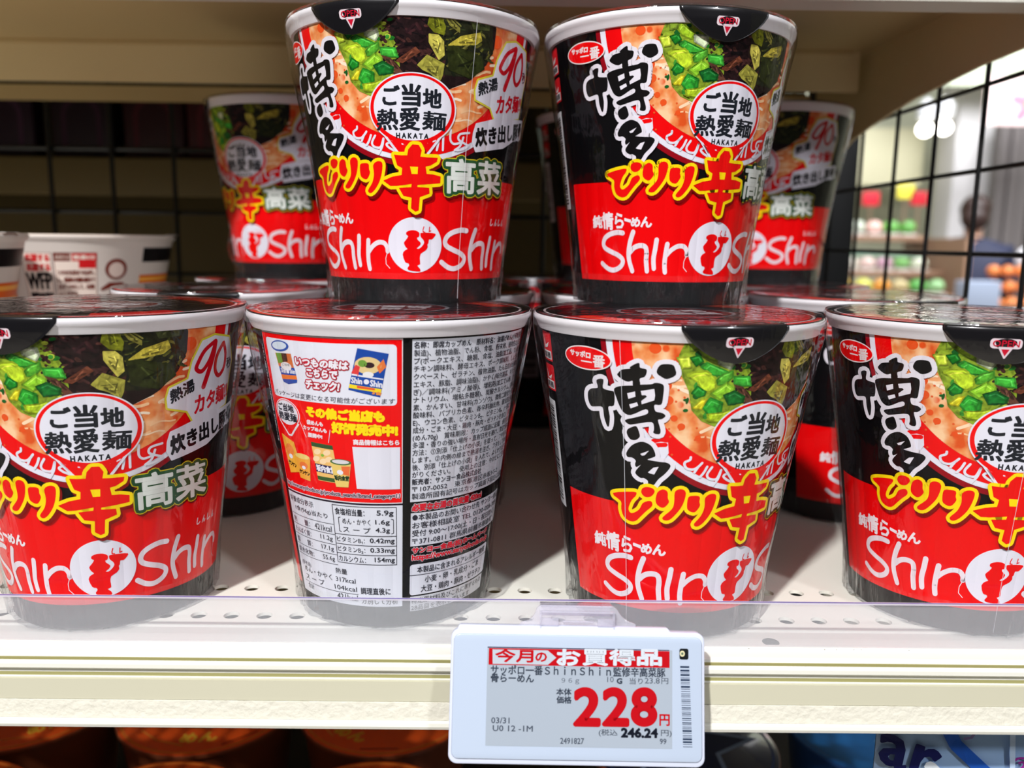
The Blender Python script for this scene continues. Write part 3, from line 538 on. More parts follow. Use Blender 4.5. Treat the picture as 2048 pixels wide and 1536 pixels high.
def back_art(pr):
    """back panels, drawn with 180 degrees at the back of the printed front"""
    W2 = (218, 221, 230); DK = (38, 40, 52)
    X0, X1 = 97.5, 164.9
    pr.rect(X0*K40, 44.0, X1*K40, 96.6, 2, (232, 224, 228)); pr.rect((X0+.4)*K40, 44.4, (X1-.4)*K40, 96.2, 3, RD)
    pr.rrect(101.2*K40, 76.0, 162.6*K40, 94.8, 1.2, 4, (226, 228, 238))
    # small picture of a tall blue cup
    pr.poly(Q((106, 92.3), (117.4, 93.2), (120, 82.3), (110.6, 80.9)), 5, (226, 226, 232)); pr.poly(Q((107.8, 90.2), (118, 90.6), (118.8, 86.2), (109, 86)), 5.2, (206, 110, 60))
    pr.poly(Q((108.2, 90.2), (112, 90.4), (112.4, 87.4), (109, 87)), 5.4, (104, 150, 52)); pr.poly(Q((112, 90.4), (115.4, 90.5), (115.6, 88), (112.3, 87.6)), 5.4, (74, 40, 30))
    pr.poly(Q((109.2, 86), (119, 86.2), (119.6, 83.9), (109.9, 83.5)), 5.2, (28, 70, 160)); pr.poly(Q((109.9, 83.5), (119.6, 83.9), (119.8, 82.6), (110.2, 82.1)), 5.2, (232, 120, 50)); pr.poly(Q((110.2, 82.1), (119.8, 82.6), (119.4, 81.6), (114, 80.7), (110.8, 81.2)), 5.2, (40, 76, 160))
    pr.disc(111.4*K40, 92.6, 6.0*K40, 1.75, 5.4, (52, 84, 166), 30, rot=5); pr.disc(111.2*K40, 92.7, 4.9*K40, 1.25, 5.6, (208, 220, 232), 30, rot=5)
    pr.disc(114*K40, 86.4, 2.4, 1.3, 5.6, (228, 224, 226), 20); pr.text('ご当地', Q((111.6, 87.3), (116.4, 87.3), (116.4, 86.5), (111.6, 86.5)), 5.8, DK)
    pr.text('Shin', Q((110.2, 85.6), (113.4, 85.7), (113.6, 84.2), (110.4, 84.2)), 5.8, WH, .05); pr.text('Shin', Q((116, 85.7), (119, 85.8), (119.2, 84.3), (116.2, 84.3)), 5.8, WH, .05); pr.disc(114.8*K40, 84.9, .62, .75, 5.8, WH, 16)
    # small picture of a blue packet
    pr.poly(Q((147.9, 93.6), (159.6, 92.0), (156.0, 78.6), (143.4, 80.8)), 5, (20, 70, 160)); pr.disc(151.6*K40, 88.4, 3.6, 2.6, 5.2, (226, 200, 140), 24); pr.disc(149.6*K40, 89, 1.2, 1.1, 5.4, (110, 156, 60), 12); pr.disc(152.2*K40, 88.5, 1.4, .9, 5.4, (50, 26, 34), 12)
    pr.disc(151.6*K40, 85.6, 1.5, .9, 5.5, (232, 230, 232), 16); pr.poly(Q((145, 86), (147, 88.6), (148.6, 88), (147.6, 85)), 5.3, (222, 60, 60)); pr.poly(Q((155, 88), (157.6, 90.4), (158.6, 88), (156, 86)), 5.3, (228, 120, 60))
    pr.poly(Q((145.3, 85.8), (157.4, 84.4), (157.3, 84.0), (145.2, 85.3)), 5.4, WH); pr.text('Shin', Q((145, 84.8), (149.2, 84.4), (149, 82.6), (144.8, 83)), 5.5, WH, .08); pr.text('Shin', Q((152.4, 84), (157, 83.5), (156.8, 81.6), (152.2, 82.1)), 5.5, WH, .08); pr.disc(150.8*K40, 83.4, .75, .8, 5.5, WH, 16)
    pr.poly(Q((144, 82.6), (156.6, 81.2), (156.3, 80.0), (143.7, 81.4)), 5.4, (240, 214, 40)); pr.poly(Q((147, 82.2), (154, 81.4), (154, 80.8), (147, 81.4)), 5.6, (232, 90, 50)); pr.text('3食', Q((153, 80.6), (156.6, 80.2), (156.4, 79.2), (152.9, 79.6)), 5.6, (236, 150, 60), .08)
    PK = (214, 24, 56)
    for st, q in (('いつもの味は', Q((120.4, 89.9), (144.2, 89.4), (143.6, 86.9), (120, 87.4))), ('こちらで', Q((125.6, 86.5), (139.4, 86.4), (138.8, 84.0), (125.4, 84.2))), ('チェック!', Q((124.6, 83.0), (140, 82.8), (139.2, 80.1), (124.2, 80.4)))):
        pr.text(st, q, 6.4, (236, 232, 238), .16, ((.52, 6, PK),))
    pr.text('パッケージは変更になる可能性がございます', Q((102.6, 78.4), (161.9, 78.3), (161.6, 76.5), (102.2, 76.6)), 5.5, (70, 70, 84))
    # badge outline
    pr.disc(109.3*K40, 71, 9.0*K40, 4.6, 4.4, (236, 228, 232), 40); pr.poly(Q((102, 68), (117, 68), (110.8, 63.6), (108.4, 63.6)), 4.4, (236, 228, 232), fat=.15)
    pr.disc(109.3*K40, 71, 8.5*K40, 4.3, 4.7, RD, 40); pr.poly(Q((102.6, 68.2), (116.2, 68.2), (110.4, 64.0), (108.8, 64.0)), 4.7, RD)
    pr.disc(109.3*K40, 71.1, 7.9*K40, 4.0, 5, (228, 226, 234), 40); pr.text('ご当地', Q((103.4, 73.9), (114.8, 73.9), (114.8, 71.5), (103.2, 71.5)), 5.4, DK, .12); pr.text('熱愛麺', Q((102.6, 71.1), (116.2, 71.1), (116, 68.5), (102.6, 68.5)), 5.4, DK, .11)
    pr.text('その他ご当店も', Q((122.8, 74.4), (157.4, 74.2), (157.2, 70.9), (122.6, 71.3)), 5, YE, .3); pr.text('好評発売中!', Q((135, 70.2), (162.6, 69.7), (162.6, 66.4), (134.8, 66.9)), 5, YE, .3)
    for st, q in (('袋めんも', Q((122.2, 70.1), (130.6, 69.9), (130.4, 68.5), (122, 68.6))), ('カップめんも', Q((119.8, 68.1), (132.2, 67.8), (132, 66.5), (119.6, 66.8))), ('展開中!', Q((122, 65.9), (129.6, 65.7), (129.4, 64.4), (121.8, 64.5))), ('商品情報はこちら', Q((144, 65.1), (163.4, 65.0), (163.4, 63.4), (144, 63.4)))): pr.text(st, q, 5, (240, 226, 230), .09)
    pr.stroke(Q((118, 69), (120.6, 64.2)), .09, 5, WH); pr.stroke(Q((133.8, 67.6), (132.4, 63.4)), .09, 5, WH)
    pr.poly(Q((143.4, 62.7), (163.8, 62.7), (163.8, 48.9), (144.2, 48.9)), 5, (224, 224, 234))
    # small pictures of two packets and two cups
    pr.poly(Q((101.8, 63.4), (111.6, 61.6), (115, 52), (104.6, 50.4)), 5, (240, 176, 60)); pr.disc(107*K40, 58.4, 2.4, 2.2, 5.2, (236, 130, 60), 20); pr.disc(107.4*K40, 56.4, 1.1, .8, 5.4, WH, 12); pr.text('ケンケン', Q((104.6, 55), (110.6, 54.2), (110.8, 52.8), (104.8, 53.4)), 5.4, BK, .1)
    pr.poly(Q((111.4, 58), (121.3, 57.2), (119.6, 49.4), (112.8, 49.9)), 5.6, (236, 166, 62)); pr.disc(116.2*K40, 57.4, 4.8*K40, .9, 5.8, (232, 206, 120), 24); pr.disc(116.4*K40, 54.4, 1.9, 1.2, 5.8, (230, 120, 60), 16); pr.disc(116.4*K40, 53.7, .9, .6, 6, WH, 12); pr.text('ケンケン', Q((113, 52.9), (119.8, 52.4), (119.6, 51.2), (113.2, 51.6)), 6, BK, .1)
    pr.poly(Q((123, 63), (134.2, 62.6), (136, 50.2), (124.6, 50.4)), 5, (238, 190, 110)); pr.poly(Q((123, 63), (134.2, 62.6), (134.4, 61.2), (123.2, 61.6)), 5.2, (50, 84, 46))
    for a, z in ((126, 60), (131, 60), (125, 57.6), (131.6, 57.8), (128.6, 57)): pr.disc(a*K40, z, 1.4, .9, 5.2, (246, 216, 170), 14, rot=20)
    pr.disc(128.6*K40, 59, .6, .5, 5.4, (130, 180, 60), 10); pr.poly(Q((124, 56), (134.6, 55.6), (134.9, 52.9), (124.2, 53.3)), 5.3, (40, 34, 84)); pr.text('坂内食堂', Q((124.4, 55.7), (134.4, 55.3), (134.6, 53.3), (124.6, 53.6)), 5.5, WH, .12); pr.poly(Q((124.4, 51.9), (135.6, 51.7), (135.8, 50.4), (124.6, 50.6)), 5.3, (58, 92, 44))
    pr.poly(Q((132.4, 57.2), (142.3, 57.4), (140.3, 49.2), (134.2, 49.0)), 5.7, (230, 200, 110)); pr.disc(137.4*K40, 57.4, 5.1*K40, 1.0, 5.9, (70, 110, 60), 24); pr.disc(137.4*K40, 57.5, 4.1*K40, .7, 6.1, (214, 210, 214), 24); pr.poly(Q((137.6, 56), (141.8, 56.2), (141, 53), (138, 53.4)), 5.9, (232, 110, 60)); pr.disc(136.8*K40, 54, 1.1, .8, 6.1, WH, 12)
    pr.text('坂内食堂', Q((133.6, 52.9), (141, 52.9), (140.6, 51.3), (134, 51.3)), 6.2, (30, 60, 34), .1)
    pr.text('http://www.sanyofoods.co.jp/products_search/?brand_category=11', Q((99.4, 47.3), (163.6, 47.3), (163.4, 45.6), (99.2, 45.6)), 5.4, (58, 40, 60), .03, ((.28, 5, (240, 224, 232)),))
    # nutrition table
    pr.rect(X0*K40, 7.8, X1*K40, 43.4, 2, W2); pr.rect(X0*K40, 43.4, X1*K40, 44.0, 2.2, (30, 22, 40))
    def tl(st, a0, a1, z0, h, c=DK, b=.0): pr.text(st, Q((a0, z0+h), (a1, z0+h), (a1, z0), (a0, z0)), 4, c, b)
    tl('栄養成分表示', 99, 119, 40.2, 2.1); tl('1食(96g)当たり', 103.5, 127.4, 37.2, 2.1)
    for k, (a, b_) in enumerate((('熱　　量：', '421kcal'), ('たんぱく質：', '11.2g'), ('脂　　質：', '17.1g'), ('炭水化物：', '55.6g'))):
        z = 33.0-k*3.55; tl(a, 99.6, 114.5, z, 2.0, (70, 60, 74)); tl(b_, 129.0-len(b_)*1.55, 129.0, z, 2.1)
        pr.stroke(Q((98.6, z+2.9), (130.6, z+2.9)), .07, 4, DK, caps=False)
    pr.stroke(Q((98.6, 33-4*3.55+2.9), (130.6, 33-4*3.55+2.9)), .07, 4, DK, caps=False)
    for z in (42.8, 32.9, 29.5, 26.2, 22.9): pr.stroke(Q((130.8, z), (162, z)), .09, 4, DK, caps=False)
    for a in (130.8, 162): pr.stroke(Q((a, 42.8), (a, 22.9)), .09, 4, DK, caps=False)
    tl('食塩相当量：', 132, 147, 39.6, 2.3, b=.02); tl('5.9g', 152.8, 160.6, 39.6, 2.2, b=.04); tl('めん・かやく', 135.6, 149.6, 36.6, 2.0); tl('1.6g', 152, 158.8, 36.6, 2.0, b=.03); tl('ス ー プ', 135.6, 149.6, 33.8, 2.0); tl('4.3g', 152, 158.8, 33.8, 2.0, b=.03)
    pr.stroke(Q((134.6, 38.8), (133.6, 38.6), (133.6, 34), (134.6, 33.8)), .1, 4, DK); pr.stroke(Q((159.6, 38.8), (160.6, 38.6), (160.6, 34), (159.6, 33.8)), .1, 4, DK)
    for k, (a, b_) in enumerate((('ビタミンB₁：', '0.42mg'), ('ビタミンB₂：', '0.33mg'), ('カルシウム：', '154mg'))): tl(a, 131.6, 146.4, 30.1-k*3.35, 2.0); tl(b_, 161.0-len(b_)*2.0, 161, 30.1-k*3.35, 2.1, b=.04)
    tl('(参考値)', 101, 110, 17.6, 1.9, (80, 76, 90)); tl('熱量', 128.6, 135.6, 18.6, 2.0); tl('めん・かやく 317kcal', 103, 140, 15.6, 2.1); tl('ス ー プ 　104kcal', 103, 140.4, 12.7, 2.1); tl('合計', 104, 110, 9.6, 2.0); tl('421kcal', 128, 140.6, 9.4, 2.1)
    pr.stroke(Q((101, 11.9), (141, 11.9)), .07, 4, DK, caps=False); tl('調理直後に', 142.6, 158.6, 12.2, 2.4, b=.03); tl('分別して分析', 142.6, 162.6, 8.7, 2.4, b=.03)
    # ingredients panel
    A0, A1 = 168.4, 234.0
    pr.rect(A0*K40, 44.2, A1*K40, 96.2, 2, W2)
    lines = ['名称：即席カップめん　原材料名：油揚げめん(小麦粉(国内', '製造)、植物油脂、でん粉、食塩、粉末卵、植物性たん白、', 'プ(ポークエキス、糖類、食塩、油脂加工品、でん粉、', 'チキン調味料、酵母エキス、ポーク調味料、しょうゆ、', 'クペースト、ゼラチン、植物油脂、たん白加水分解物、', 'エキス、豚脂、調味油脂)、かやく(味付高菜、キクラゲ', 'ぎ)／調味料(アミノ酸等)、増粘剤(加工でん粉、グァ', 'ナトリウム、増粘多糖類)、炭酸カルシウム、香料、', '素、かんすい、甘味料(カンゾウ)、微粒二酸化ケイ素', '酸味料、パプリカ色素、香辛料抽出物、酸化防止剤(', 'E)、ウコン色素、ビタミンB₂、ビタミンB₁、(一部に小', '成分・ごま・大豆・鶏肉・豚肉・ゼラチンを含む)　内容', '(めん70g)　賞味期限：カップ底面に記載　保存方法', '多湿・香りの強い場所・直射日光を避け、常温で保存', '方法：①別添「仕上げの小袋」を取って、フタを矢印', 'します。②内側の線まで熱湯を注ぎ、フタをして90秒', '後、別添「仕上げの小袋」を入れて、よくかきまぜて', 'がりください。　使用上の注意：やけどにご注意', '販売者：サンヨー食品株式会社', '〒107-0052　東京都港区赤坂3-5-2', '製造所固有記号はカップ底面下段左に記載']
    for k, st in enumerate(lines):
        z = 93.5-k*2.42; e_ = A1-1 if k < 18 else (207, 224, 233)[k-18]
        pr.text(st, Q((A0+.7, z+2.0), (e_, z+2.0), (e_, z), (A0+.7, z)), 4, DK, .035 if k in (0, 18) else .012, fit=False)
    RH = (226, 26, 48)
    pr.text('必要なお湯の目安量 420ml', Q((169.6, 43.4), (209.4, 43.4), (209.6, 41.1), (169.4, 41.1)), 4, RH, .12, ((.42, 3, (236, 226, 230)),))
    pr.rect(168.8*K40, 28.9, 231*K40, 40.4, 2, W2)
    for k, (st, e_) in enumerate((('●本製品のお問い合わせ先 サンヨー食品', 230), ('お客様相談室 TEL 0120-028-308', 229), ('受付 9:00〜17:00(土・日・祝日除く)', 228), ('〒371-0811 群馬県前橋市朝倉町', 226))): pr.text(st, Q((169.6, 40.0-k*2.75), (e_, 40.0-k*2.75), (e_, 37.8-k*2.75), (169.6, 37.8-k*2.75)), 4, DK, .02, fit=False)
    pr.text('サンヨー食品(株)ホームページ', Q((169.8, 28.4), (221, 28.4), (221, 26.1), (169.8, 26.1)), 4, RH, .12, ((.36, 3, (236, 226, 230)),))
    pr.text('https://www.sanyofoods.co.jp', Q((169.8, 25.8), (222, 25.8), (222, 23.5), (169.8, 23.5)), 4, RH, .12, ((.36, 3, (236, 226, 230)),))
    pr.rrect(168.8*K40, 11.4, 224*K40, 22.4, 1, 2, W2); pr.stroke(Q((168.8, 18.6), (224, 18.6)), .09, 4, DK, caps=False)
    tl('本製品に含まれるアレルギー物質', 172.6, 221, 19.3, 2.3, b=.03); tl('小麦・卵・乳成分・ごま', 177, 215, 15.5, 2.4, b=.03); tl('大豆・鶏肉・豚肉・ゼラチン', 175, 219, 12.2, 2.4, b=.03)
    pr.rect(169.2*K40, 5.6, 223*K40, 10.9, 2, (208, 210, 216)); tl('特定原材料及びこれに準ずるもの', 169.8, 221, 8.3, 2.1); tl('28品目を表示しています', 169.8, 209, 5.9, 1.9)
    # white small print along the panel's left edge, turned sideways
    for k in range(1): pr.text('電子レンジ調理不可・直射日光の当たる場所をさけて保存してください', [(96.6*K40, 60), (96.6*K40, 92), (95.0*K40, 92), (95.0*K40, 60)], 4, (206, 206, 212), .02)

M_body = mat('black_board', (6, 6, 8), .45, spec=.15); add_facets(M_body.node_tree, M_body.node_tree.nodes['Principled BSDF'], 18, .35)
M_rim = mat('white_rim', (240, 237, 240), .4, coat=.1)
M_print = print_mat('printed_sleeve', .42, 18); M_broth = broth_mat(); M_food = print_mat('food_print', .42, 18, food=True); M_flat = print_mat('printed_flat', .35)
M_film = clear_mat('shrink_film', (250, 250, 252), 0, 1.42, .035, [(38, .6, (1, 1, .22)), (170, .35, (1, 1, .35))], gain=1.1)
M_filmlow = clear_mat('crinkled_film', (248, 249, 250), .012, 1.5, .05, [(120, 1.0, (1.6, 1.6, .35)), (300, .5, (1.5, 1.5, .4))], gain=1.3)

art = Print(); front_art(art); back_art(art)
art_me = art.build('printed_sleeve', cone, [M_print, M_broth, M_food], cut=3*K40, ymax=97.4)
SLEEVE = art_me.data; bpy.data.objects.remove(art_me)
def proto(mb, name, ms, smooth=True):
    o = mb.build(name, ms, None, smooth); me = o.data; bpy.data.objects.remove(o); return me
BODY = proto(MB().lathe([(30.5, 2.0), (31.6, 0), (32.5, .3), (RB+(RT-RB)*.5, ZT*.5), (45.45, 97.8)], 120), 'body', M_body)
RIM = proto(MB().lathe([(45.2, 96.7), (46.3, 96.9), (46.8, 98.0), (47.3, 99.3), (47.9, 100.0), (48, 101.0), (47.8, 101.7), (46.8, 102.0), (44.5, 102.0), (44.5, 99)], 120), 'rim', M_rim)

def lid_art():
    p = Print(); n = 96
    p.disc(0, 0, 47.4, 47.4, 0, (26, 24, 27), n)
    p.ring(0, 0, 45.2, 46.9, 1, (212, 38, 34), 60, 200, 330); p.ring(0, 0, 45.2, 46.9, 1, (222, 60, 40), 40, 20, 110)
    p.ring(0, 0, 44.1, 44.9, 1, (224, 206, 208), n)
    for a0, a1, c in ((196, 236, (190, 26, 30)), (262, 280, (120, 18, 28)), (300, 338, (196, 34, 34)), (24, 86, (190, 44, 34)), (130, 160, (120, 20, 34))):
        p.ring(0, 0, 34, 43.4, 1, c, 24, a0, a1)
    for a0, a1, c in ((200, 224, (226, 80, 50)), (30, 60, (226, 90, 60))): p.ring(0, 0, 36, 41, 2, c, 20, a0, a1)
    p.disc(0, 0, 25, 25, 1.5, (40, 42, 48), 60); p.disc(0, 0, 20, 20, 2.4, (150, 150, 156), 60); p.disc(0, 0, 18.6, 18.6, 2.7, (110, 14, 22), 60)
    p.text('ご当地', [(-12, 9), (12, 9), (12, 1), (-12, 1)], 3, (236, 230, 234), .4); p.text('熱愛麺', [(-13, -1), (13, -1), (13, -9), (-13, -9)], 3, (236, 230, 234), .4)
    return p
def flat_top(z, st=.02): return lambda x, y, ly: (x, y, z+st*ly)
_l = lid_art().build('lid', flat_top(102.06), [M_flat]); LIDP = _l.data; bpy.data.objects.remove(_l)
LID = proto(MB().lathe([(0.001, 102.0), (47.5, 102.0), (47.6, 101.95), (47.6, 101.6), (47.2, 101.5)], 96), 'lid', mat('lid_foil', (30, 28, 32), .22, coat=.5))
# pull tab folded down over the rim
def tab_surface(u, v):
    path = [(42.0, 102.32), (46.2, 102.34), (47.9, 102.1), (48.15, 100.8), (48.0, 98.0), (47.3, 94.4), (46.4, 91.0)]
    d = [0]; 
    for a, b in zip(path, path[1:]): d.append(d[-1]+math.hypot(b[0]-a[0], b[1]-a[1]))
    s = v*d[-1]; i = 0
    while i < len(d)-2 and s > d[i+1]: i += 1
    t = (s-d[i])/(d[i+1]-d[i]); r = path[i][0]*(1-t)+path[i+1][0]*t; z = path[i][1]*(1-t)+path[i+1][1]*t
    s_ = max(0, (v-.42)/.58); w = 17.0*(1-.42*s_)*math.sqrt(max(0, 1-s_**2.6))
    th = u*max(w, .02)/47.5
    return (r*math.sin(th), -r*math.cos(th), z)
tv = []; tf = []; NU, NV = 24, 30
for i in range(NV+1):
    for j in range(NU+1):
        tv.append(tab_surface(2*j/NU-1, i/NV))
off = len(tv)
for i in range(NV+1):
    for j in range(NU+1):
        p = Vector(tab_surface(2*j/NU-1, i/NV)); n_ = Vector((p.x, p.y, 0)).normalized(); k_ = min(1, max(0, (i/NV-.25)*4)); tv.append(tuple(p-(n_*k_+Vector((0, 0, 1-k_)))*.25))
for i in range(NV):
    for j in range(NU):
        a = i*(NU+1)+j; tf.append((a, a+1, a+NU+2, a+NU+1)); tf.append((off+a, off+a+NU+1, off+a+NU+2, off+a+1))
for i in range(NV):
    for j in (0, NU): a = i*(NU+1)+j; tf.append((a, a+NU+1, off+a+NU+1, off+a))
TAB = mesh('pull_tab', tv, tf, True); TAB.materials.append(mat('tab_foil', (18, 17, 20), .25, coat=.5))
def tabmap(x, y, ly):
    # y = height on the hanging part
    t = (102.0-y)/11.0; r = 48.1-1.6*max(0, (98.0-y)/7.0) if y < 98 else 48.1
    r += .06+.03*ly; th = x/48.0; return (r*math.sin(th), -r*math.cos(th), y)
tp = Print(); tp.rrect(-4.2, 95.9, 4.2, 98.9, 1, 0, (232, 214, 220)); tp.poly([(-1.7, 96.2), (1.7, 96.2), (0, 93.1)], 0, (232, 214, 220), fat=.25)
tp.text('OPEN', [(-3.5, 98.4), (3.5, 98.4), (3.5, 96.5), (-3.5, 96.5)], 1, (206, 20, 50), .03); tp.poly([(-1.1, 95.7), (1.1, 95.7), (0, 93.6)], 1, (206, 20, 50))
_t = tp.build('open_mark', tabmap, [M_flat]); OPENM = _t.data; bpy.data.objects.remove(_t)
# clear shrink film
def make_film(seed, ears):
    rnd = random.Random(seed); n = 200; ph = [rnd.uniform(0, 6.28) for _ in range(12)]
    prof = [(0.001, 103.0), (20, 103.1), (40, 103.0), (45.5, 102.95), (48.0, 102.7), (48.45, 101.8), (48.5, 100.2), (48.4, 97)]
    for k in range(1, 9): prof.append((48.4-(48.4-41.6)*k/8, 97-37.0*k/8))
    for k in range(1, 12): z = 60-60.0*k/11; prof.append((RB+(RT-RB)*z/ZT+1.0+max(0, (18-z)/18)*.9, z+.35))
    prof.append((30, .25))
    def wob(t, z, i):
        if z > 101: return 0
        a = .10
        if 62 < z < 97: a = .34*math.sin(math.pi*(97-z)/35)+.05
        if z < 24: a = .12+.5*(24-z)/24
        w = a*(math.sin(7*t+ph[0]+z*.05)+.7*math.sin(13*t+ph[1]-z*.09)+.5*math.sin(23*t+ph[2]+z*.16))*.6
        if z < 24: w += .22*math.sin(41*t+ph[3]+z*.3)*(24-z)/24
        w = max(w, -.45 if z > 24 else -.5)
        for (te, ze, he, wd) in ears:
            d = (t-R(te)+math.pi) % (2*math.pi)-math.pi
            w += he*math.exp(-(d/wd)**2)*math.exp(-((z-ze)/7.0)**2)
        return w
    mb = MB().lathe(prof, n, wob=wob); o = mb.build('shrink_film', [M_film, M_filmlow], None, True); me = o.data; bpy.data.objects.remove(o)
    for p in me.polygons:
        if sum(me.vertices[i].co.z for i in p.vertices)/len(p.vertices) < .0115: p.material_index = 1
    return me
FILMS = [make_film(1, [(-70, 16, 3.2, .06)]), make_film(2, [(70, 12, 3.0, .07), (-20, 6, .8, .1)]), make_film(3, [(-64, 24, 3.4, .07)]), make_film(4, [(40, 8, 1.2, .1)])]

def film_seam(th):
    mb = MB(); pts = []
    for z in [97-3.7*k for k in range(11)]+[60-5.8*k for k in range(1, 11)]:
        r = (48.4-(48.4-41.6)*(97-z)/37 if z > 60 else RB+(RT-RB)*z/ZT+1.0+max(0, (18-z)/18)*.9)+.25
        pts.append((r*math.sin(R(th)), -r*math.cos(R(th)), z))
    mb.tube(pts, .09, 4); return mb
M_seam = clear_mat('film_seam', (255, 255, 255), .55)
def noodle_cup(label, x, y, z, yaw, tab, film=0, group=None, seam=None, filmyaw=0):
    t = empty('noodle_cup', (x, y, z), yaw); tag(t, label, 'cup noodles', group)
    link('cup_body', BODY, t); link('rim', RIM, t); link('printed_sleeve', SLEEVE, t)
    l = link('lid', LID, t); l.rotation_euler.z = R(tab); link('lid_print', LIDP, l)
    p = link('pull_tab', TAB, t); p.rotation_euler.z = R(tab); link('open_mark', OPENM, p)
    f = link('shrink_film', FILMS[film], t); f.rotation_euler.z = R(filmyaw)
    if seam is not None: film_seam(seam-filmyaw).build('film_seam', M_seam, f)
    return t
G1 = 'wrapped noodle cups of one kind'
noodle_cup('bottom-row noodle cup at the left edge, front turned slightly right', -138.6, 287.3, 0, 18.9, -27, 0, G1, None, 0)
noodle_cup('bottom-row noodle cup turned round to show ingredients and nutrition panels', -39.7, 290.9, 0, -153, -27, 1, G1, None, 150)
noodle_cup('bottom-row noodle cup right behind the white price tag, black pull tab facing out', 57.4, 285.9, 0, 26, -14.6, 2, G1, -30-26, -26)
noodle_cup('bottom-row noodle cup at the right edge of the shelf front', 161.0, 289.5, 0, -5.4, -12.5, 3, G1, 2, 10)
noodle_cup('upper-tier front noodle cup, the left one, logo facing straight out', -36.8, 343.1, HC, 5.1, -25.4, 2, G1, 27, 0)
noodle_cup('upper-tier front noodle cup, the right one, turned so its maker oval shows', 61.8, 346.8, HC, 22.1, -7.6, 1, G1, None, -60)
for x, y, yaw, lb in ((-134, 400, 26, 'second-row noodle cup seen in the gap between the left-edge cup and the back-panel cup'), (-35, 400, 150, 'second-row noodle cup hidden behind the back-panel cup'), (64.5, 400, -120, 'second-row noodle cup behind the cup with the price tag'), (164, 400, 40, 'second-row noodle cup seen in the gap beside the right-edge cup'),
                      (-134, 505, 12, 'third-row noodle cup carrying the shaded upper cup on the left'), (-34.5, 505, 60, 'third-row noodle cup behind the upper-tier left cup'), (65, 505, -30, 'third-row noodle cup behind the upper-tier right cup'), (164.5, 505, 30, 'third-row noodle cup under the shaded upper cup beside the wire side'), (16, 592, 110, 'rearmost noodle cup of the bottom layer, deep in the middle gap'), (-84.5, 592, 20, 'rearmost bottom-layer noodle cup on the left, deep in shade'), (115.5, 592, 60, 'rearmost bottom-layer noodle cup on the right, deep in shade')):
    noodle_cup(lb, x, y, 0, yaw, -20, int(x+y) % 4, G1, None, yaw*2)
noodle_cup('shaded rear upper noodle cup on the left, under the shelf above', -134, 532, HC, -24, -48, 0, G1, None, 30)
noodle_cup('shaded rear upper noodle cup glimpsed between the two front upper cups', 66, 566, HC, 30, -30, 1, G1, None, 80)
noodle_cup('shaded rear upper noodle cup at the right, beside the wire side panel', 158.8, 532, HC, -28, -40, 3, G1, None, 120)
# ------------------------------------------------------------------ the shelf that carries the cups
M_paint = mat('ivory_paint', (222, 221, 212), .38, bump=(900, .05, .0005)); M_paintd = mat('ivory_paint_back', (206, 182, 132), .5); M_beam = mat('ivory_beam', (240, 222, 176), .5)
M_paper = mat('textured_strip', (224, 221, 208), .6, bump=(420, .7, .0008)); M_insert = mat('beige_insert', (200, 197, 176), .4)
M_olive = mat('groove_shade_olive', (150, 146, 96), .5); M_dark = mat('dark_steel', (14, 16, 20), .4); M_wire = mat('black_wire', (10, 10, 12), .35)
XL, XR = -620.0, 262.0
def front_profile(oy, oz):
    return [(y+oy, z+oz) for y, z in [(259.4, -.2), (258.9, -.6), (249.4, -.6), (249.0, 0), (246.8, 0), (246.4, -.4), (241.4, -.4), (240.5, -.7), (240.2, -1.4), (240.2, -5.2), (237.9, -5.2), (237.9, -1.4), (237.3, -1.0), (236.7, -1.2), (236.4, -1.9), (236.3, -3.1), (236.8, -3.7), (238.2, -4.0), (238.2, -6.3),
            (237.4, -6.5), (237.3, -13.0), (236.8, -13.2), (236.6, -19.0), (235.8, -19.3), (235.0, -19.6), (234.7, -20.6), (235.0, -21.6), (235.8, -22.0), (252, -22.0), (252, -21.2), (243, -21.0), (243, -1.2), (259.4, -1.4)]]
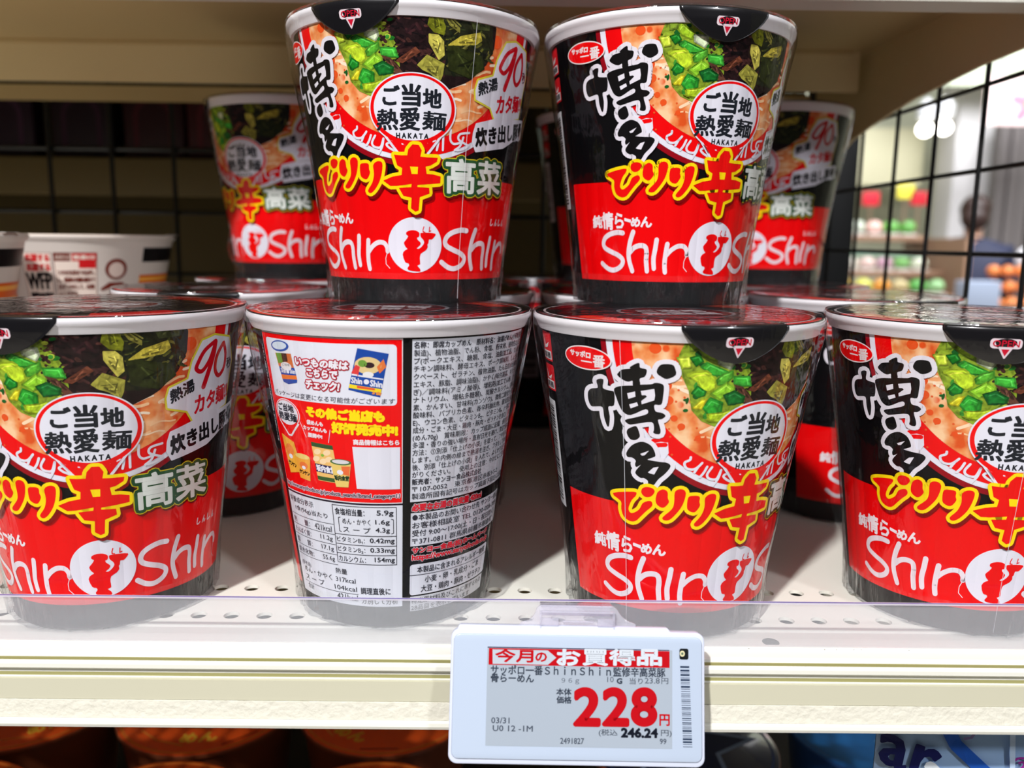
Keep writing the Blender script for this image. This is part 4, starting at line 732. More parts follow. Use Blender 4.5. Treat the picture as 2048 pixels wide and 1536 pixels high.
def shelf(label, oy, oz, depth, xl, xr, holes=True):
    t = empty('display_shelf', ((xl+xr)/2, 235+oy, oz)); tag(t, label, 'shelf'); ox, oyy, ozz = (xl+xr)/2, 235+oy, oz
    def loc(mb): mb.v = [(a-ox, b-oyy, c-ozz) for a, b, c in mb.v]; return mb
    loc(MB().ext(front_profile(oy, oz), xl, xr)).build('front_rail', M_paint, t)
    loc(MB().box(xl, xr, 236.2+oy, 237.15+oy, oz-13.1, oz-6.6)).build('insert_strip', M_insert, t)
    loc(MB().box(xl, xr, 239.95+oy, 240.25+oy, oz-5.1, oz-1.5)).build('groove_shade', M_olive, t); loc(MB().box(xl, xr, 237.95+oy, 238.25+oy, oz-6.35, oz-4.0)).build('groove_shade', M_olive, t)  # olive strips: the grooves' shade is put into their colour
    loc(MB().box(xl, xr, 235.9+oy, 236.5+oy, oz-19.1, oz-13.3)).build('textured_strip', M_paper, t)
    d = MB(); th = 1.2
    if holes:
        rows = [(261.2, 272.2, 266.7), (283.8, 294.8, 289.3)]; ys = [259.4, 261.2, 272.2, 283.8, 294.8, depth]; off = {266.7: -102.2, 289.3: -102.2}
        def slab(y0, y1):
            d.box(xl, xr, y0, y1, -th, 0)
        slab(259.4, 261.2); slab(272.2, 283.8); slab(294.8, depth)
        for y0, y1, yc in rows:
            x = off[yc]-5.5-11*16; d.box(xl, x, y0, y1, -th, 0); n = 45
            for k in range(n):
                cx = x+5.5+11*k; b = len(d.v); N = 24
                rim = [(cx+2.65*math.cos(2*math.pi*i/N), yc+2.65*math.sin(2*math.pi*i/N)) for i in range(N)]
                sq = []
                for i in range(N):
                    c_, s_ = math.cos(2*math.pi*i/N), math.sin(2*math.pi*i/N); m_ = max(abs(c_), abs(s_)); sq.append((cx+5.5*c_/m_, yc+5.5*s_/m_))
                d.v += [(p[0], p[1], 0) for p in rim]+[(p[0], p[1], 0) for p in sq]+[(p[0], p[1], -th) for p in rim]+[(p[0], p[1], -th) for p in sq]
                for i in range(N):
                    j = (i+1) % N; d.f += [(b+i, b+j, b+N+j, b+N+i), (b+2*N+i, b+3*N+i, b+3*N+j, b+2*N+j), (b+i, b+2*N+i, b+2*N+j, b+j)]
            d.box(x+11*n, xr, y0, y1, -th, 0)
    else: d.box(xl, xr, 259.4+oy, depth, oz-th, oz)
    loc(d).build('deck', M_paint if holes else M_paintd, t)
    return t, loc
sh, _ = shelf('long ivory metal shelf carrying the noodle cups, with a stepped front rail', 0, 0, 702, XL, XR)
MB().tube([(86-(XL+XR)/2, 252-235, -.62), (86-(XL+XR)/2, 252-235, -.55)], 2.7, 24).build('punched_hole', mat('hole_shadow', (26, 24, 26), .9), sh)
# specks of dirt on the front lip
sp = MB(); rnd = random.Random(9)
for k in range(34): x = rnd.uniform(-150, 140); sp.blob((x-(XL+XR)/2, 12.0+rnd.uniform(-.4, .4), -.2), rnd.uniform(.12, .4), .15, .08, 4, 6)
for k in range(16): x = rnd.uniform(-150, 140); sp.blob((x-(XL+XR)/2, .95, -20.9), rnd.uniform(.3, 2.2), .12, .1, 4, 6)
sp.build('dirt_specks', mat('grime', (70, 62, 50), .8), sh)['kind'] = 'stuff'
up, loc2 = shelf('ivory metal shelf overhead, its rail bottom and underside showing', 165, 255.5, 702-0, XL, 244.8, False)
loc2(MB().box(XL, 244, 696, 698, 255.6, 550)).build('light_stop_board', M_paintd, up)  # first box: unseen board added to stop light crossing over the shelf
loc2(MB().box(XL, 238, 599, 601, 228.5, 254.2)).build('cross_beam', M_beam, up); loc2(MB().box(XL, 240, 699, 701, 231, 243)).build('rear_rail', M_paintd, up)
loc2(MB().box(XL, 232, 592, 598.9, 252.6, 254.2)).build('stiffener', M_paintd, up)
br = [(402, 256.5), (402, 218), (421, 219.5), (460, 218.5), (494, 216), (530, 213.5), (561, 209.5), (595, 204.5), (623, 199), (645, 191), (663, 181), (677, 170), (688, 156), (700, 150), (700, 256.5)]
loc2(MB().plate(br, 245, 247.4, 'x')).build('bracket', M_beam, up, bevel=.4)
po = MB().box(252, 286, 706, 740, -420, 560); p_ = po.build('upright_post', M_dark, None, bevel=1.5); tag(p_, 'dark steel upright post in the rear right corner of the shelves', 'post')
p2 = MB().box(-664, -640, 706, 740, -420, 560).build('upright_post', M_dark, None, bevel=1.5); tag(p2, 'dark steel upright post at the rear left, outside the picture', 'post')
# clear strip along the shelf edge
M_guard = clear_mat('clear_guard', (252, 252, 254), .19, 1.48, .06, [(60, .12, (.05, 1, 1.0))], gain=1.0)
g = empty('shelf_guard', (-150, 248.0, 0.02)); tag(g, 'clear plastic guard strip standing along the whole front edge of the shelf', 'shelf guard')
MB().box(-400, 410, -.45, .45, .0, 14.3).build('strip', M_guard, g)
MB().box(-400, 410, -.5, .5, 14.3, 14.85).build('top_edge', clear_mat('guard_edge', (232, 228, 244), .62, 1.5, .1, hazecol=(244, 240, 250)), g)
MB().box(-400, 410, -.52, .0, 14.86, 14.96).build('edge_line', mat('violet_edge', (110, 100, 160), .3), g)

# ------------------------------------------------------------------ electronic price tag
tg = empty('price_tag', (22.2, 231.2, 12.6)); tag(tg, 'white electronic price tag with a red 228 on its grey screen', 'price tag')
ty = Vector((0, 10.0, 35.7)).normalized(); tx = Vector((1, 0, -.010)).normalized(); tz = tx.cross(ty).normalized(); ty = tz.cross(tx)
rm = Matrix((tx, ty, tz)).transposed().to_4x4(); rm.translation = Vector((22.2, 231.2, 12.6))*MM; tg.matrix_world = rm
TW, TH = 74.6, 38.2
def rr(x0, y0, x1, y1, r, n=6):
    pts = []
    for cx, cy, a0 in ((x1-r, y1-r, 0), (x0+r, y1-r, 90), (x0+r, y0+r, 180), (x1-r, y0+r, 270)):
        for k in range(n+1): a = R(a0+90*k/n); pts.append((cx+r*math.cos(a), cy+r*math.sin(a)))
    return pts
M_tag = mat('tag_white', (204, 210, 232), .32, coat=.2)
MB().plate(rr(-TW/2, -TH, TW/2, 0, 2.6), -5.0, -.9, 'z').build('housing', M_tag, tg, bevel=.5)
MB().plate(rr(-TW/2+.9, -TH+1.6, TW/2-.9, -1.3, 2.0), -.95, -.35, 'z').build('front_frame', mat('tag_front', (178, 191, 212), .28, coat=.3), tg, bevel=.35)
MB().plate([(-36, -1), (-35, 1.1), (26.5, 1.1), (28.2, -1)], -4.6, -1.4, 'z').build('top_lip', M_tag, tg, bevel=.4)
def tp_(X, Y, X0=None): return ((X-95-(Y-230)*(-.03))/25.0-TW/2, -(Y-232-((X if X0 is None else X0)-95)*.0165)/25.6)
def tb(x0, y0, x1, y1): a, b = tp_(x0, y0, x0), tp_(x1, y1, x0); return [a, (b[0], a[1]), b, (a[0], b[1])]
tpn = Print(); INK = (52, 60, 74); CR = (176, 10, 22); GY = (158, 168, 182)
q0 = tb(360, 364, 1692, 1076); tpn.poly(q0, 0, GY); q1 = tb(360, 361, 1692, 368); tpn.poly(q1, 1, (40, 44, 74))
tpn.poly(tb(370, 371, 1690, 492), 1, CR)
hd = [tp_(396, 381, 396), tp_(800, 381, 396), tp_(862, 433, 396), tp_(800, 486, 396), tp_(396, 486, 396)]; tpn.poly(hd, 2, (176, 184, 196))
tpn.text('今月', tb(420, 380, 690, 470), 3, CR, .14); tpn.text('の', tb(712, 404, 790, 468), 3, CR, .12)
for ch, x0, x1 in (('お', 872, 1030), ('買', 1062, 1232), ('得', 1256, 1432), ('品', 1460, 1628)): tpn.text(ch, tb(x0, 382, x1, 492), 3, (196, 203, 214), .26)
tpn.text('サッポロ一番ＳｈｉｎＳｈｉｎ監修辛高菜豚', tb(384, 494, 1656, 562), 2, INK, .06, fit=False)
tpn.text('骨らーめん', tb(384, 556, 694, 618), 2, INK, .07, fit=False)
for st, x0, y0, x1, y1, c, b in (('９６ｇ', 898, 588, 1026, 632, (82, 90, 102), .0), ('10', 1232, 578, 1278, 618, (82, 90, 102), .0), ('G', 1302, 590, 1338, 628, INK, .1), ('当り', 1395, 586, 1490, 632, (82, 90, 102), .02), ('23.8', 1506, 586, 1614, 626, (82, 90, 102), .02), ('円', 1628, 588, 1676, 630, (82, 90, 102), .02),
                            ('本体', 860, 664, 966, 712, INK, .07), ('価格', 860, 720, 966, 770, INK, .07), ('円', 1608, 850, 1676, 930, CR, .1), ('(税込', 1162, 956, 1296, 1008, (72, 80, 92), .02), ('246.24', 1328, 950, 1586, 1012, (20, 24, 36), .2), ('円)', 1614, 962, 1690, 1012, (72, 80, 92), .02),
                            ('03/31', 384, 872, 514, 914, (66, 74, 88), .03), ('U0 12 -1M', 394, 928, 682, 970, (66, 74, 88), .03), ('2491827', 882, 1018, 1052, 1060, (66, 74, 88), .03), ('99', 1604, 1024, 1650, 1062, (66, 74, 88), .03)):
    tpn.text(st, tb(x0, y0, x1, y1), 2, c, b)
for x0, x1, ch in ((984, 1176, '2'), (1194, 1384, '2'), (1402, 1588, '8')): tpn.text(ch, tb(x0+15, 668, x1-15, 922), 3, CR, .62, res=8)
tm = lambda x, y, ly: (x, y, -.30+.03*ly)
scr = tpn.build('screen', tm, [print_mat('e_paper', .42, 0, .4)], tg); 
bp_ = Print(); bp_.rrect(*[tp_(1764, 452)[0], tp_(1764, 452)[1], tp_(1832, 374)[0], tp_(1832, 374)[1]], .5, 1, (24, 28, 30)); c_ = tp_(1786, 410); bp_.disc(c_[0], c_[1], .75, .85, 2, (206, 200, 160), 20); bp_.disc(c_[0], c_[1], .35, .4, 3, (90, 110, 90), 14)
yb = 500; rb_ = random.Random(11)
while yb < 1085:
    w = rb_.choice([5, 5, 8, 14]); a_ = tp_(1768+(yb-500)*.006, yb); b_ = tp_(1834+(yb-500)*.006, yb+w); bp_.rect(a_[0], b_[1], b_[0], a_[1], 1, (40, 54, 78)); yb += w+rb_.choice([6, 7, 12])
bp_.build('barcode_print', tm, [M_flat], tg)
M_clip = clear_mat('clip_plastic', (252, 250, 255), .22, 1.5, .08, gain=1.3)
cl = MB(); cl.plate([(-17.2, -.2), (-17.0, 1.9), (-14.5, 2.6), (-12.9, 4.2), (-12.1, 6.3), (-11.2, 7.0), (10.6, 7.0), (11.6, 6.2), (12.8, 4.4), (14.6, 2.9), (17.2, 2.0), (17.6, -.2)], -3.6, -2.4, 'z'); co = cl.build('clip', M_clip, tg, bevel=.3)
cl2 = MB(); cl2.box(-11, 10.4, 4.9, 5.5, -2.5, -1.0); cl2.box(-11, -5.8, 1.1, 3.4, -2.5, -1.2); cl2.box(-4.6, 4.6, 2.2, 2.7, -2.5, -1.2); cl2.box(5.8, 10.4, 1.1, 3.4, -2.5, -1.2); cl2.box(-11.3, -10.8, .5, 5.5, -2.5, -1.2); cl2.box(10.4, 10.9, .5, 5.5, -2.5, -1.2); cl2.box(-11, 10.4, 6.4, 7.0, -5.6, -3.0); cl2.box(-11, 10.4, 3.0, 6.8, -9.6, -8.9); cl2.box(-11, 10.4, 6.3, 7.0, -9.6, -5.0)
cl2.build('clip_ribs', M_clip, co, bevel=.12)

# ------------------------------------------------------------------ wire grids
def grid(label, plane, c, a_list, z_list, r, along):
    t = empty('wire_grid', c); tag(t, label, 'wire grid')
    v = MB(); h = MB(); z0, z1 = z_list[0]-12, z_list[-1]+12; a0, a1 = min(a_list)-10, max(a_list)+10
    for a in a_list: v.tube([(0, a-c[1], z0-c[2]), (0, a-c[1], z1-c[2])] if along == 'y' else [(a-c[0], 0, z0-c[2]), (a-c[0], 0, z1-c[2])], r, 8)
    for z in z_list: h.tube([(2*r, a0-c[1], z-c[2]), (2*r, a1-c[1], z-c[2])] if along == 'y' else [(a0-c[0], 2*r, z-c[2]), (a1-c[0], 2*r, z-c[2])], r, 8)
    v.build('upright_wires', M_wire, t, smooth=True); h.build('cross_wires', M_wire, t, smooth=True)
    return t
grid('black wire grid closing the right side of the shelf, shop visible through it', 'x', (250, 480, 0), [262, 311, 360, 409.5, 459, 509, 559.5, 613, 664, 700], [-10, 34, 78, 121.5, 165.8, 210, 254, 298], 1.35, 'y')
grid('black wire grid across the back of the shelf', 'y', (-200, 704, 0), [-571+50*k for k in range(17)], [-5, 45, 95, 145, 195, 245, 295], 1.9, 'x')

# ------------------------------------------------------------------ white bowls of another noodle, left
def bowl_print():
    p = Print(); r40 = 40.0; K = R(1)*40
    p.rect(-180*K, 5, -38*K, 30, 0, (222, 102, 26)); p.rect(34*K, 3, 180*K, 30, 0, (214, 92, 24))
    for z in (8, 14, 20, 26): p.rect(34*K, z, 180*K, z+2.4, 1, (240, 168, 70))
    p.rect(-180*K, 34, -38*K, 45, 0, (20, 16, 20)); p.rect(35*K, 38, 180*K, 47, 0, (18, 15, 18)); p.text('麺', [(-62*K, 30), (-50*K, 30), (-50*K, 14), (-62*K, 14)], 2, (20, 14, 12), .6)
    BR = (110, 44, 34)
    p.rect(-15*K, 4, 7*K, 44, 0, BR); p.rect(-14.6*K, 4.4, 6.6*K, 43.6, 1, (226, 210, 200)); p.rect(-14.6*K, 39, -6.5*K, 43.6, 2, BR); p.rect(-5.8*K, 39, 6.6*K, 43.6, 2, (196, 30, 34)); p.rect(-2.5*K, 34.8, 6.4*K, 39, 2, (196, 30, 34))
    p.text('調理方法', [(-14*K, 42.6), (-7*K, 42.6), (-7*K, 40), (-14*K, 40)], 3, (226, 210, 200)); p.text('熱湯5分', [(-5*K, 42.6), (6*K, 42.6), (6*K, 40), (-5*K, 40)], 3, (226, 210, 200), .1)
    for k, st in enumerate(('フタを矢印まではがし', 'し、熱湯を内側の線まで', '注ぎフタをして、5分後', 'よくまぜる')): p.text(st, [(-13.6*K, 33.6-k*4.2), ((5.6 if k < 3 else -4)*K, 33.6-k*4.2), ((5.6 if k < 3 else -4)*K, 30.6-k*4.2), (-13.6*K, 30.6-k*4.2)], 3, BR, .12)
    for x, y, s_ in ((-5*K, 10, 1.0), (3.2*K, 13.5, .6)):
        p.ring(x, y, 3.2*s_, 3.8*s_, 3, BR, 24); p.stroke([(x-4*s_, y-1), (x-3*s_, y-5*s_), (x+3*s_, y-5*s_), (x+4*s_, y-1)], .3, 3, BR)
    p.stroke([(-2.5*K, 10), (1*K, 12)], .3, 3, BR)
    p.rect(-31*K, 6, -16*K, 44, 0, BR); p.rect(-30.7*K, 6.3, -16.3*K, 43.7, 1, (226, 210, 200))
    for k in range(2): p.text('応援する', [(-29*K, 43-k*5.5), (-17*K, 43-k*5.5), (-17*K, 38.8-k*5.5), (-29*K, 38.8-k*5.5)], 2, (196, 40, 44), .2)
    p.text('WFP', [(-30*K, 32), (-17*K, 32), (-17*K, 22.5), (-30*K, 22.5)], 2, (20, 16, 20), .3); p.text('国連WFP協会', [(-29*K, 20.5), (-16.8*K, 20.5), (-16.8*K, 17.5), (-29*K, 17.5)], 2, (30, 20, 24), .2)
    for k in range(2): p.text('寄付いたします', [(-29*K, 14-k*4), (-17*K, 14-k*4), (-17*K, 11-k*4), (-29*K, 11-k*4)], 2, BR, .06)
    # plain oval emblem with a small banner and an arc below
    p.disc(18*K, 34, 4.6, 6.4, 1, BR, 30); p.disc(18*K, 33.6, 3.2, 4.6, 2, (206, 186, 178), 30); p.poly([(8.5*K, 22), (14*K, 26), (22*K, 26), (28*K, 22), (26*K, 21), (18*K, 23.6), (10*K, 21)], 1, BR)
    p.ring(17.5*K, 7, 8.6, 9.6, 1, (40, 26, 26), 30, 10, 170)
    return p
BR0, BR1, BHT = 50.0, 63.0, 58.0
def bowl_cone(x, y, ly):
    t = x/40.0; r = BR0+(BR1-BR0)*y/BHT+.1+.06*ly; return (r*math.sin(t), -r*math.cos(t), y)
_p = bowl_print(); _p.p = [([(x, min(57.5, y+8)) for x, y in pts], ly, c, mi) for pts, ly, c, mi in _p.p]
_b = _p.build('printed_sleeve', bowl_cone, [M_flat], cut=3*K40); BSL = _b.data; bpy.data.objects.remove(_b)
M_white = mat('white_foam', (212, 203, 197), .4, coat=.1)
BB = proto(MB().lathe([(47, 2), (48.5, 0), (50, .4), (63, 58), (63.3, 58.6), (65, 60.2), (65.3, 61.4), (64.6, 62.4), (62, 62.6)], 120), 'bowl_body', M_white)
BL = proto(MB().lathe([(.001, 62.75), (64.3, 62.75), (64.7, 62.6), (64.7, 62.2)], 96), 'lid', mat('bowl_lid', (214, 196, 180), .3, coat=.4))
def foam_bowl(label, x, y, z, yaw):
    t = empty('noodle_bowl', (x, y, z), yaw); tag(t, label, 'bowl noodles', 'white bowls of noodles stacked on the left')
    link('bowl_body', BB, t); link('printed_sleeve', BSL, t); link('lid', BL, t)
    p = MB().plate([(-6, -66.6), (6, -66.6), (7, -60), (-7, -60)], 62.8, 63.1, 'z').build('pull_tab', M_white, t); p.rotation_euler.z = R(70); return t
foam_bowl('white noodle bowl with WFP print, top of the rear left stack', -286, 558, 63.3, 34)
foam_bowl('white noodle bowl underneath the one with WFP print', -286, 558, 0, 20)
foam_bowl('white noodle bowl with orange band cut off by the left edge, top of its stack', -311, 424, 63.3, 20)
foam_bowl('white noodle bowl underneath the one cut off by the left edge', -311, 424, 0, 60)

# ------------------------------------------------------------------ tier below
M_orange_ = mat('orange_lid', (214, 70, 24), .25, coat=.4)
lw = MB().box(XL, XR, 240, 702, -200, -197.6); lo = lw.build('lower_shelf', mat('shaded_deck', (48, 42, 38), .6)); tag(lo, 'shelf deck of the tier below, in deep shade', 'shelf')  # the tier's deep shade is put into the deck's dark colour
def low_bowl(label, x, y, z, yaw, lidc, kind, h=64.0, bodyc=(222, 214, 208), group='lidded bowls on the tier below'):
    t = empty('noodle_bowl', (x, y, z), yaw); tag(t, label, 'bowl noodles', group)
    nm = 'c%d_%d_%d' % lidc
    MB().lathe([(36, 1.5), (37, 0), (38, .3), (46, h-4), (46.4, h-3), (48, h-2.2), (48, h-.6), (47, h-.2)], 80).build('bowl_body', mat('low_body', bodyc, .35, coat=.2) if kind != 'blue' else mat('low_blue', (40, 90, 160), .3, coat=.3), t, True)
    MB().lathe([(.001, h), (47.2, h), (47.5, h-.2), (47.5, h-.8)], 80).build('lid', mat(nm, lidc, .2, coat=.6), t, True)
    p = Print()
    if kind == 'orange':
        p.ring(0, 0, 44.5, 46, 1, (236, 130, 50), 80); p.ring(0, 18, 7, 10, 1, (232, 216, 226), 30, 200, 520); p.ring(0, 18, 5.6, 7, 2, (50, 40, 120), 30, 200, 500)
        p.text('めん', [(-8, -28), (10, -28), (10, -36), (-8, -36)], 1, (244, 190, 60), .5); p.stroke([(-30, -22), (-20, -32), (-6, -38.5)], .5, 1, (240, 150, 60)); p.stroke([(14, -40), (30, -30)], .4, 1, (120, 20, 10))
        p.disc(2, -20, 9, 4, 1, (150, 90, 30), 20)
    elif kind == 'star':
        st = [((40 if k % 2 == 0 else 19)*math.sin(R(36*k+10)), (40 if k % 2 == 0 else 19)*math.cos(R(36*k+10))) for k in range(10)]
        p.poly(st, 1, (128, 150, 188)); p.poly([(x_*.86, y_*.86) for x_, y_ in st], 2, (16, 26, 70)); p.ring(0, 0, 44, 45.2, 1, (60, 84, 140), 60)
    else:
        p.disc(0, 0, 44, 44, 1, (36, 120, 196), 60); p.poly([(-10, -12), (24, -4), (20, -22), (-6, -30)], 2, (120, 180, 222)); p.text('つけめん', [(-8, -10), (20, -6), (20, -20), (-8, -24)], 3, (60, 130, 200), .3)
    p.build('lid_print', flat_top(h+.05, .03), [M_flat], t)
    return t
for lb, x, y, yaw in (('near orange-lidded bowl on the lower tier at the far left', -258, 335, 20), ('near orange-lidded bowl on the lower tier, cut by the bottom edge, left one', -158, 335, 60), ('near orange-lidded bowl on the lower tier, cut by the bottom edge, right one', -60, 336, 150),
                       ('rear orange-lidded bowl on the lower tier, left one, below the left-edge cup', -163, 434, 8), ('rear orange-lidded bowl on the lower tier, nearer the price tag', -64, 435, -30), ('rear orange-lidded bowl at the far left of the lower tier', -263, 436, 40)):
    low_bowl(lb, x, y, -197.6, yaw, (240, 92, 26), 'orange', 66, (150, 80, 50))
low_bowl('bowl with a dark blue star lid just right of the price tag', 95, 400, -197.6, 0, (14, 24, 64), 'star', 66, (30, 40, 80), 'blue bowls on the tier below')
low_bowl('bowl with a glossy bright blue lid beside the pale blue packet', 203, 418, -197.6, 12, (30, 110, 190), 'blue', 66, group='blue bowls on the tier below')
pk = empty('noodle_packet', (184.5, 262, -197.6), 0); tag(pk, 'pale blue noodle packet standing on the lower tier at the right, dark script on it', 'noodle packet')
PW, PH = 57.0, 170.0
pb = MB(); nx, nz = 16, 14
def pk_pt(i, j, s): x = -PW+2*PW*i/nx; z = PH*j/nz; b_ = 17*math.sin(math.pi*i/nx)**.5*math.sin(math.pi*min(.93, max(.07, j/nz)))**.6 if 0 < i < nx and 0 < j < nz else .4; return (x, s*b_*.6, z)
for s in (-1, 1):
    b0 = len(pb.v); pb.v += [pk_pt(i, j, s) for j in range(nz+1) for i in range(nx+1)]
    for j in range(nz):
        for i in range(nx): a = b0+j*(nx+1)+i; pb.f.append((a, a+1, a+nx+2, a+nx+1))
pb.build('pouch', mat('packet_blue', (150, 182, 224), .25, coat=.5), pk, True)
pa = Print()
pa.stroke([(-38, 169), (-32, 158), (-22, 149), (-6, 141), (20, 136)], 2.2, 0, (34, 84, 176)); pa.stroke([(-40, 150), (-33, 143.5), (-22, 140)], 2.0, 0, (222, 230, 240)); pa.poly([(-52, 128), (-18, 146), (-4, 120)], 0, (36, 86, 178)); pa.poly([(-46, 130), (-20, 142.5), (-9, 122)], 1, (196, 214, 236))
pa.text('ar', [(-56, 161), (-36.5, 155), (-40.5, 144.5), (-56, 150.5)], 2, (24, 28, 82), .5); pa.stroke([(-34, 166), (-29, 164)], 1.6, 1, (206, 176, 150)); pa.text('っ', [(-31, 164), (-26, 164), (-26, 160), (-31, 160)], 2, (120, 110, 160), .2)
for x0 in (-14, -3, 6): pa.stroke([(x0, 166), (x0+1, 140), (x0-1, 120)], .9, .5, (186, 208, 238))
for k, st in enumerate('②③'): pa.text(st, [(-13.5, 154.5-k*7.2), (-7, 154.5-k*7.2), (-7, 148.5-k*7.2), (-13.5, 148.5-k*7.2)], 2, (150, 50, 150), .15)
pa.build('front_print', lambda x, y, ly: (x, -min(10.6, .7+.6*17*max(0, math.sin(math.pi*(x+PW)/(2*PW)))**.5*max(0, math.sin(math.pi*min(.93, max(.07, y/PH))))**.6)-.35-.05*ly, y), [M_flat], pk, cut=4)
# unseen centre of the tier below, left empty; its darkness is put into the deck colour
# ------------------------------------------------------------------ the gondola standing back to back with this one
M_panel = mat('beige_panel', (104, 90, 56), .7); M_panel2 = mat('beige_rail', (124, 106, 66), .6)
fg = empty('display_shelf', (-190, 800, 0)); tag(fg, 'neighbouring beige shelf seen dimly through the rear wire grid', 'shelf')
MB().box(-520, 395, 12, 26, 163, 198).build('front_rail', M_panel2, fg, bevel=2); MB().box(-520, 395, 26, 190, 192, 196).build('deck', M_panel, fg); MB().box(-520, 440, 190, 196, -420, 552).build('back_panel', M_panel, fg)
MB().box(-430, 440, -88, 190, 312, 316).build('light_stop_deck', M_panel, fg); MB().box(112, 136, 9, 12.6, 184, 190).build('label_slot', M_dark, fg); MB().box(-520, 340, 17, 24, 60, 148).build('kick_panel', M_panel, fg, bevel=2)  # unseen upper deck, run forward to shut out light from above
k = 0
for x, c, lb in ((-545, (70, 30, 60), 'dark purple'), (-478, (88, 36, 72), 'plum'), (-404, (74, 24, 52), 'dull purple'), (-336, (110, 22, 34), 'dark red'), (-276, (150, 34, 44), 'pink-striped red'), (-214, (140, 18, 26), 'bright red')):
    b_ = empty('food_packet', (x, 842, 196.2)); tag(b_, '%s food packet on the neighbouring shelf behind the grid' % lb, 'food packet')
    c = tuple(int(v*.5) for v in c); MB().box(-29, 29, -14, 14, 0, 78).build('packet_box', mat('pkt%d' % k, c, .5), b_, bevel=3)  # colours halved to put the dimness behind the grid into them
    pr_ = Print(); pr_.ring(0, 40, 14, 19, 0, tuple(min(255, v+40) for v in c), 24, 0, 180); pr_.rect(-19, 8, -14, 40, 0, tuple(min(255, v+40) for v in c)); pr_.rect(14, 8, 19, 40, 0, tuple(min(255, v+40) for v in c)); pr_.rect(-26, 60, 26, 70, 0, tuple(min(255, v+25) for v in c))
    pr_.build('packet_print', lambda x_, y_, ly: (x_, -14.15, y_), [M_flat], b_); k += 1
wp = MB().box(-1100, -1090, 200, 1000, -420, 560).build('light_stop_panel', M_panel); tag(wp, 'unseen beige panel added to close off light at the far left', 'panel')  # added out of view to close the left end against light
cp = MB().box(-1088, 300, 404, 992, 556, 562).build('light_stop_canopy', M_paintd); tag(cp, 'unseen shelf added overhead to keep light off the tiers below', 'shelf')  # unseen top tier added so that its shadow darkens the shelves

# ------------------------------------------------------------------ shop seen out of focus through the side grid
FZ = -1150.0
fl = MB().box(-3000, 7000, -3000, 9000, FZ-20, FZ).build('floor', mat('shop_floor', (196, 188, 174), .35)); fl['kind'] = 'structure'
wl = MB().box(-3000, 7000, 8400, 8500, FZ, 3000).build('wall_back', mat('shop_wall', (206, 208, 186), .7)); wl['kind'] = 'structure'
wr_ = MB().box(7000, 7100, -3000, 8500, FZ, 3000).build('wall_right', mat('shop_wall', (206, 208, 186), .7)); wr_['kind'] = 'structure'
c1 = MB().box(3560, 3900, 6900, 7200, FZ, 3000).build('shop_pillar', mat('pillar_white', (226, 224, 226), .5), None, bevel=15); tag(c1, 'pale grey pillar seen through the wire side', 'pillar')
c2 = MB()
for i in range(14): c2.box(3740+i*90, 3740+i*90+80, 6600-(i % 2)*14, 6700, FZ, 1120)
c2 = c2.build('slatted_partition', mat('slats', (112, 106, 106), .6), None, bevel=6); tag(c2, 'grey slatted partition at the far right behind the wire side', 'partition')
def banner(nm, label, x0, x1, y, z0, z1, c, marks):
    t = empty(nm, ((x0+x1)/2, y, z0)); tag(t, label, 'banner'); w = (x1-x0)/2; h = z1-z0
    MB().plate(rr(-w, 0, w, h, 8), 0, 12).build('board', mat(nm+label[:6], c, .6), t)
    p = Print(); marks(p, w, h); p.build('banner_print', lambda x, yy, ly: (x, -1-.5*ly, yy), [M_flat], t)
    MB().tube([(-w*.7, 6, h), (-w*.7, 6, h+1400-z1+900)], 4).tube([(w*.7, 6, h), (w*.7, 6, h+1400-z1+900)], 4).build('hanging_wires', M_wire, t)
def flower(p, w, h):
    for a in range(5): p.disc(w*.35-200+70*math.cos(R(72*a+90)), h*.42+70*math.sin(R(72*a+90)), 34, 62, 0, (222, 130, 150), 20, rot=72*a)
    p.disc(w*.35-200, h*.42, 28, 28, 1, (236, 196, 70), 16); p.rect(-w*.9, h*.8, w*.9, h*.86, 0, (240, 220, 214))
def plainm(p, w, h):
    p.ring(-w*.2, h*.55, 60, 84, 0, (170, 176, 168), 24); p.rect(-w*.9, h*.12, w*.6, h*.22, 0, (206, 214, 190))
banner('hanging_banner', 'pale pink hanging banner with a pink and yellow flower', 3150, 3900, 5800, 930, 1256, (232, 206, 204), flower)
banner('hanging_banner', 'pale green hanging banner above the pink one', 3100, 4300, 6500, 1304, 1760, (206, 216, 190), plainm)
cb = MB().box(2760, 3560, 7420, 7460, 640, 1122).build('wall_panel', mat('cream_panel', (226, 222, 188), .6), None, bevel=8); tag(cb, 'cream wall panel left of the pale pillar', 'panel')
for i, (x, y, z) in enumerate(((3101, 6205, 965), (2965, 6202, 950))):
    t = empty('pendant_lamp', (x, y, z)); tag(t, 'glowing white pendant lamp, the %s of the two' % ('right' if i == 0 else 'left'), 'lamp')
    MB().blob((0, 0, 0), 52, 52, 50).build('bulb', mat('lamp_glow', (255, 250, 240), .3, emit=(9 if i == 0 else 3)), t, True); MB().lathe([(20, 48), (26, 60), (60, 70), (66, 150), (20, 210)], 24).build('lamp_shade', mat('glass_shade', (226, 228, 232), .1, coat=.6), t, True); MB().tube([(0, 0, 200), (0, 0, 1600)], 4).build('cord', M_wire, t)
M_wood = mat('shelf_wood', (150, 118, 96), .5)
rk = empty('produce_rack', (2450, 5750, FZ)); tag(rk, 'wooden three-tier produce rack beyond the wire side', 'rack')
for z, y0 in ((158-FZ, 5560), (-64-FZ, 5320), (-200-FZ, 5080)): MB().box(-700, 290, y0-5750, y0-5750+330, z, z+38).build('board', M_wood, rk, bevel=4)
for x in (-740, 290): MB().box(x, x+40, -670, 140, 0, 1330).build('upright', M_wood, rk, bevel=3)
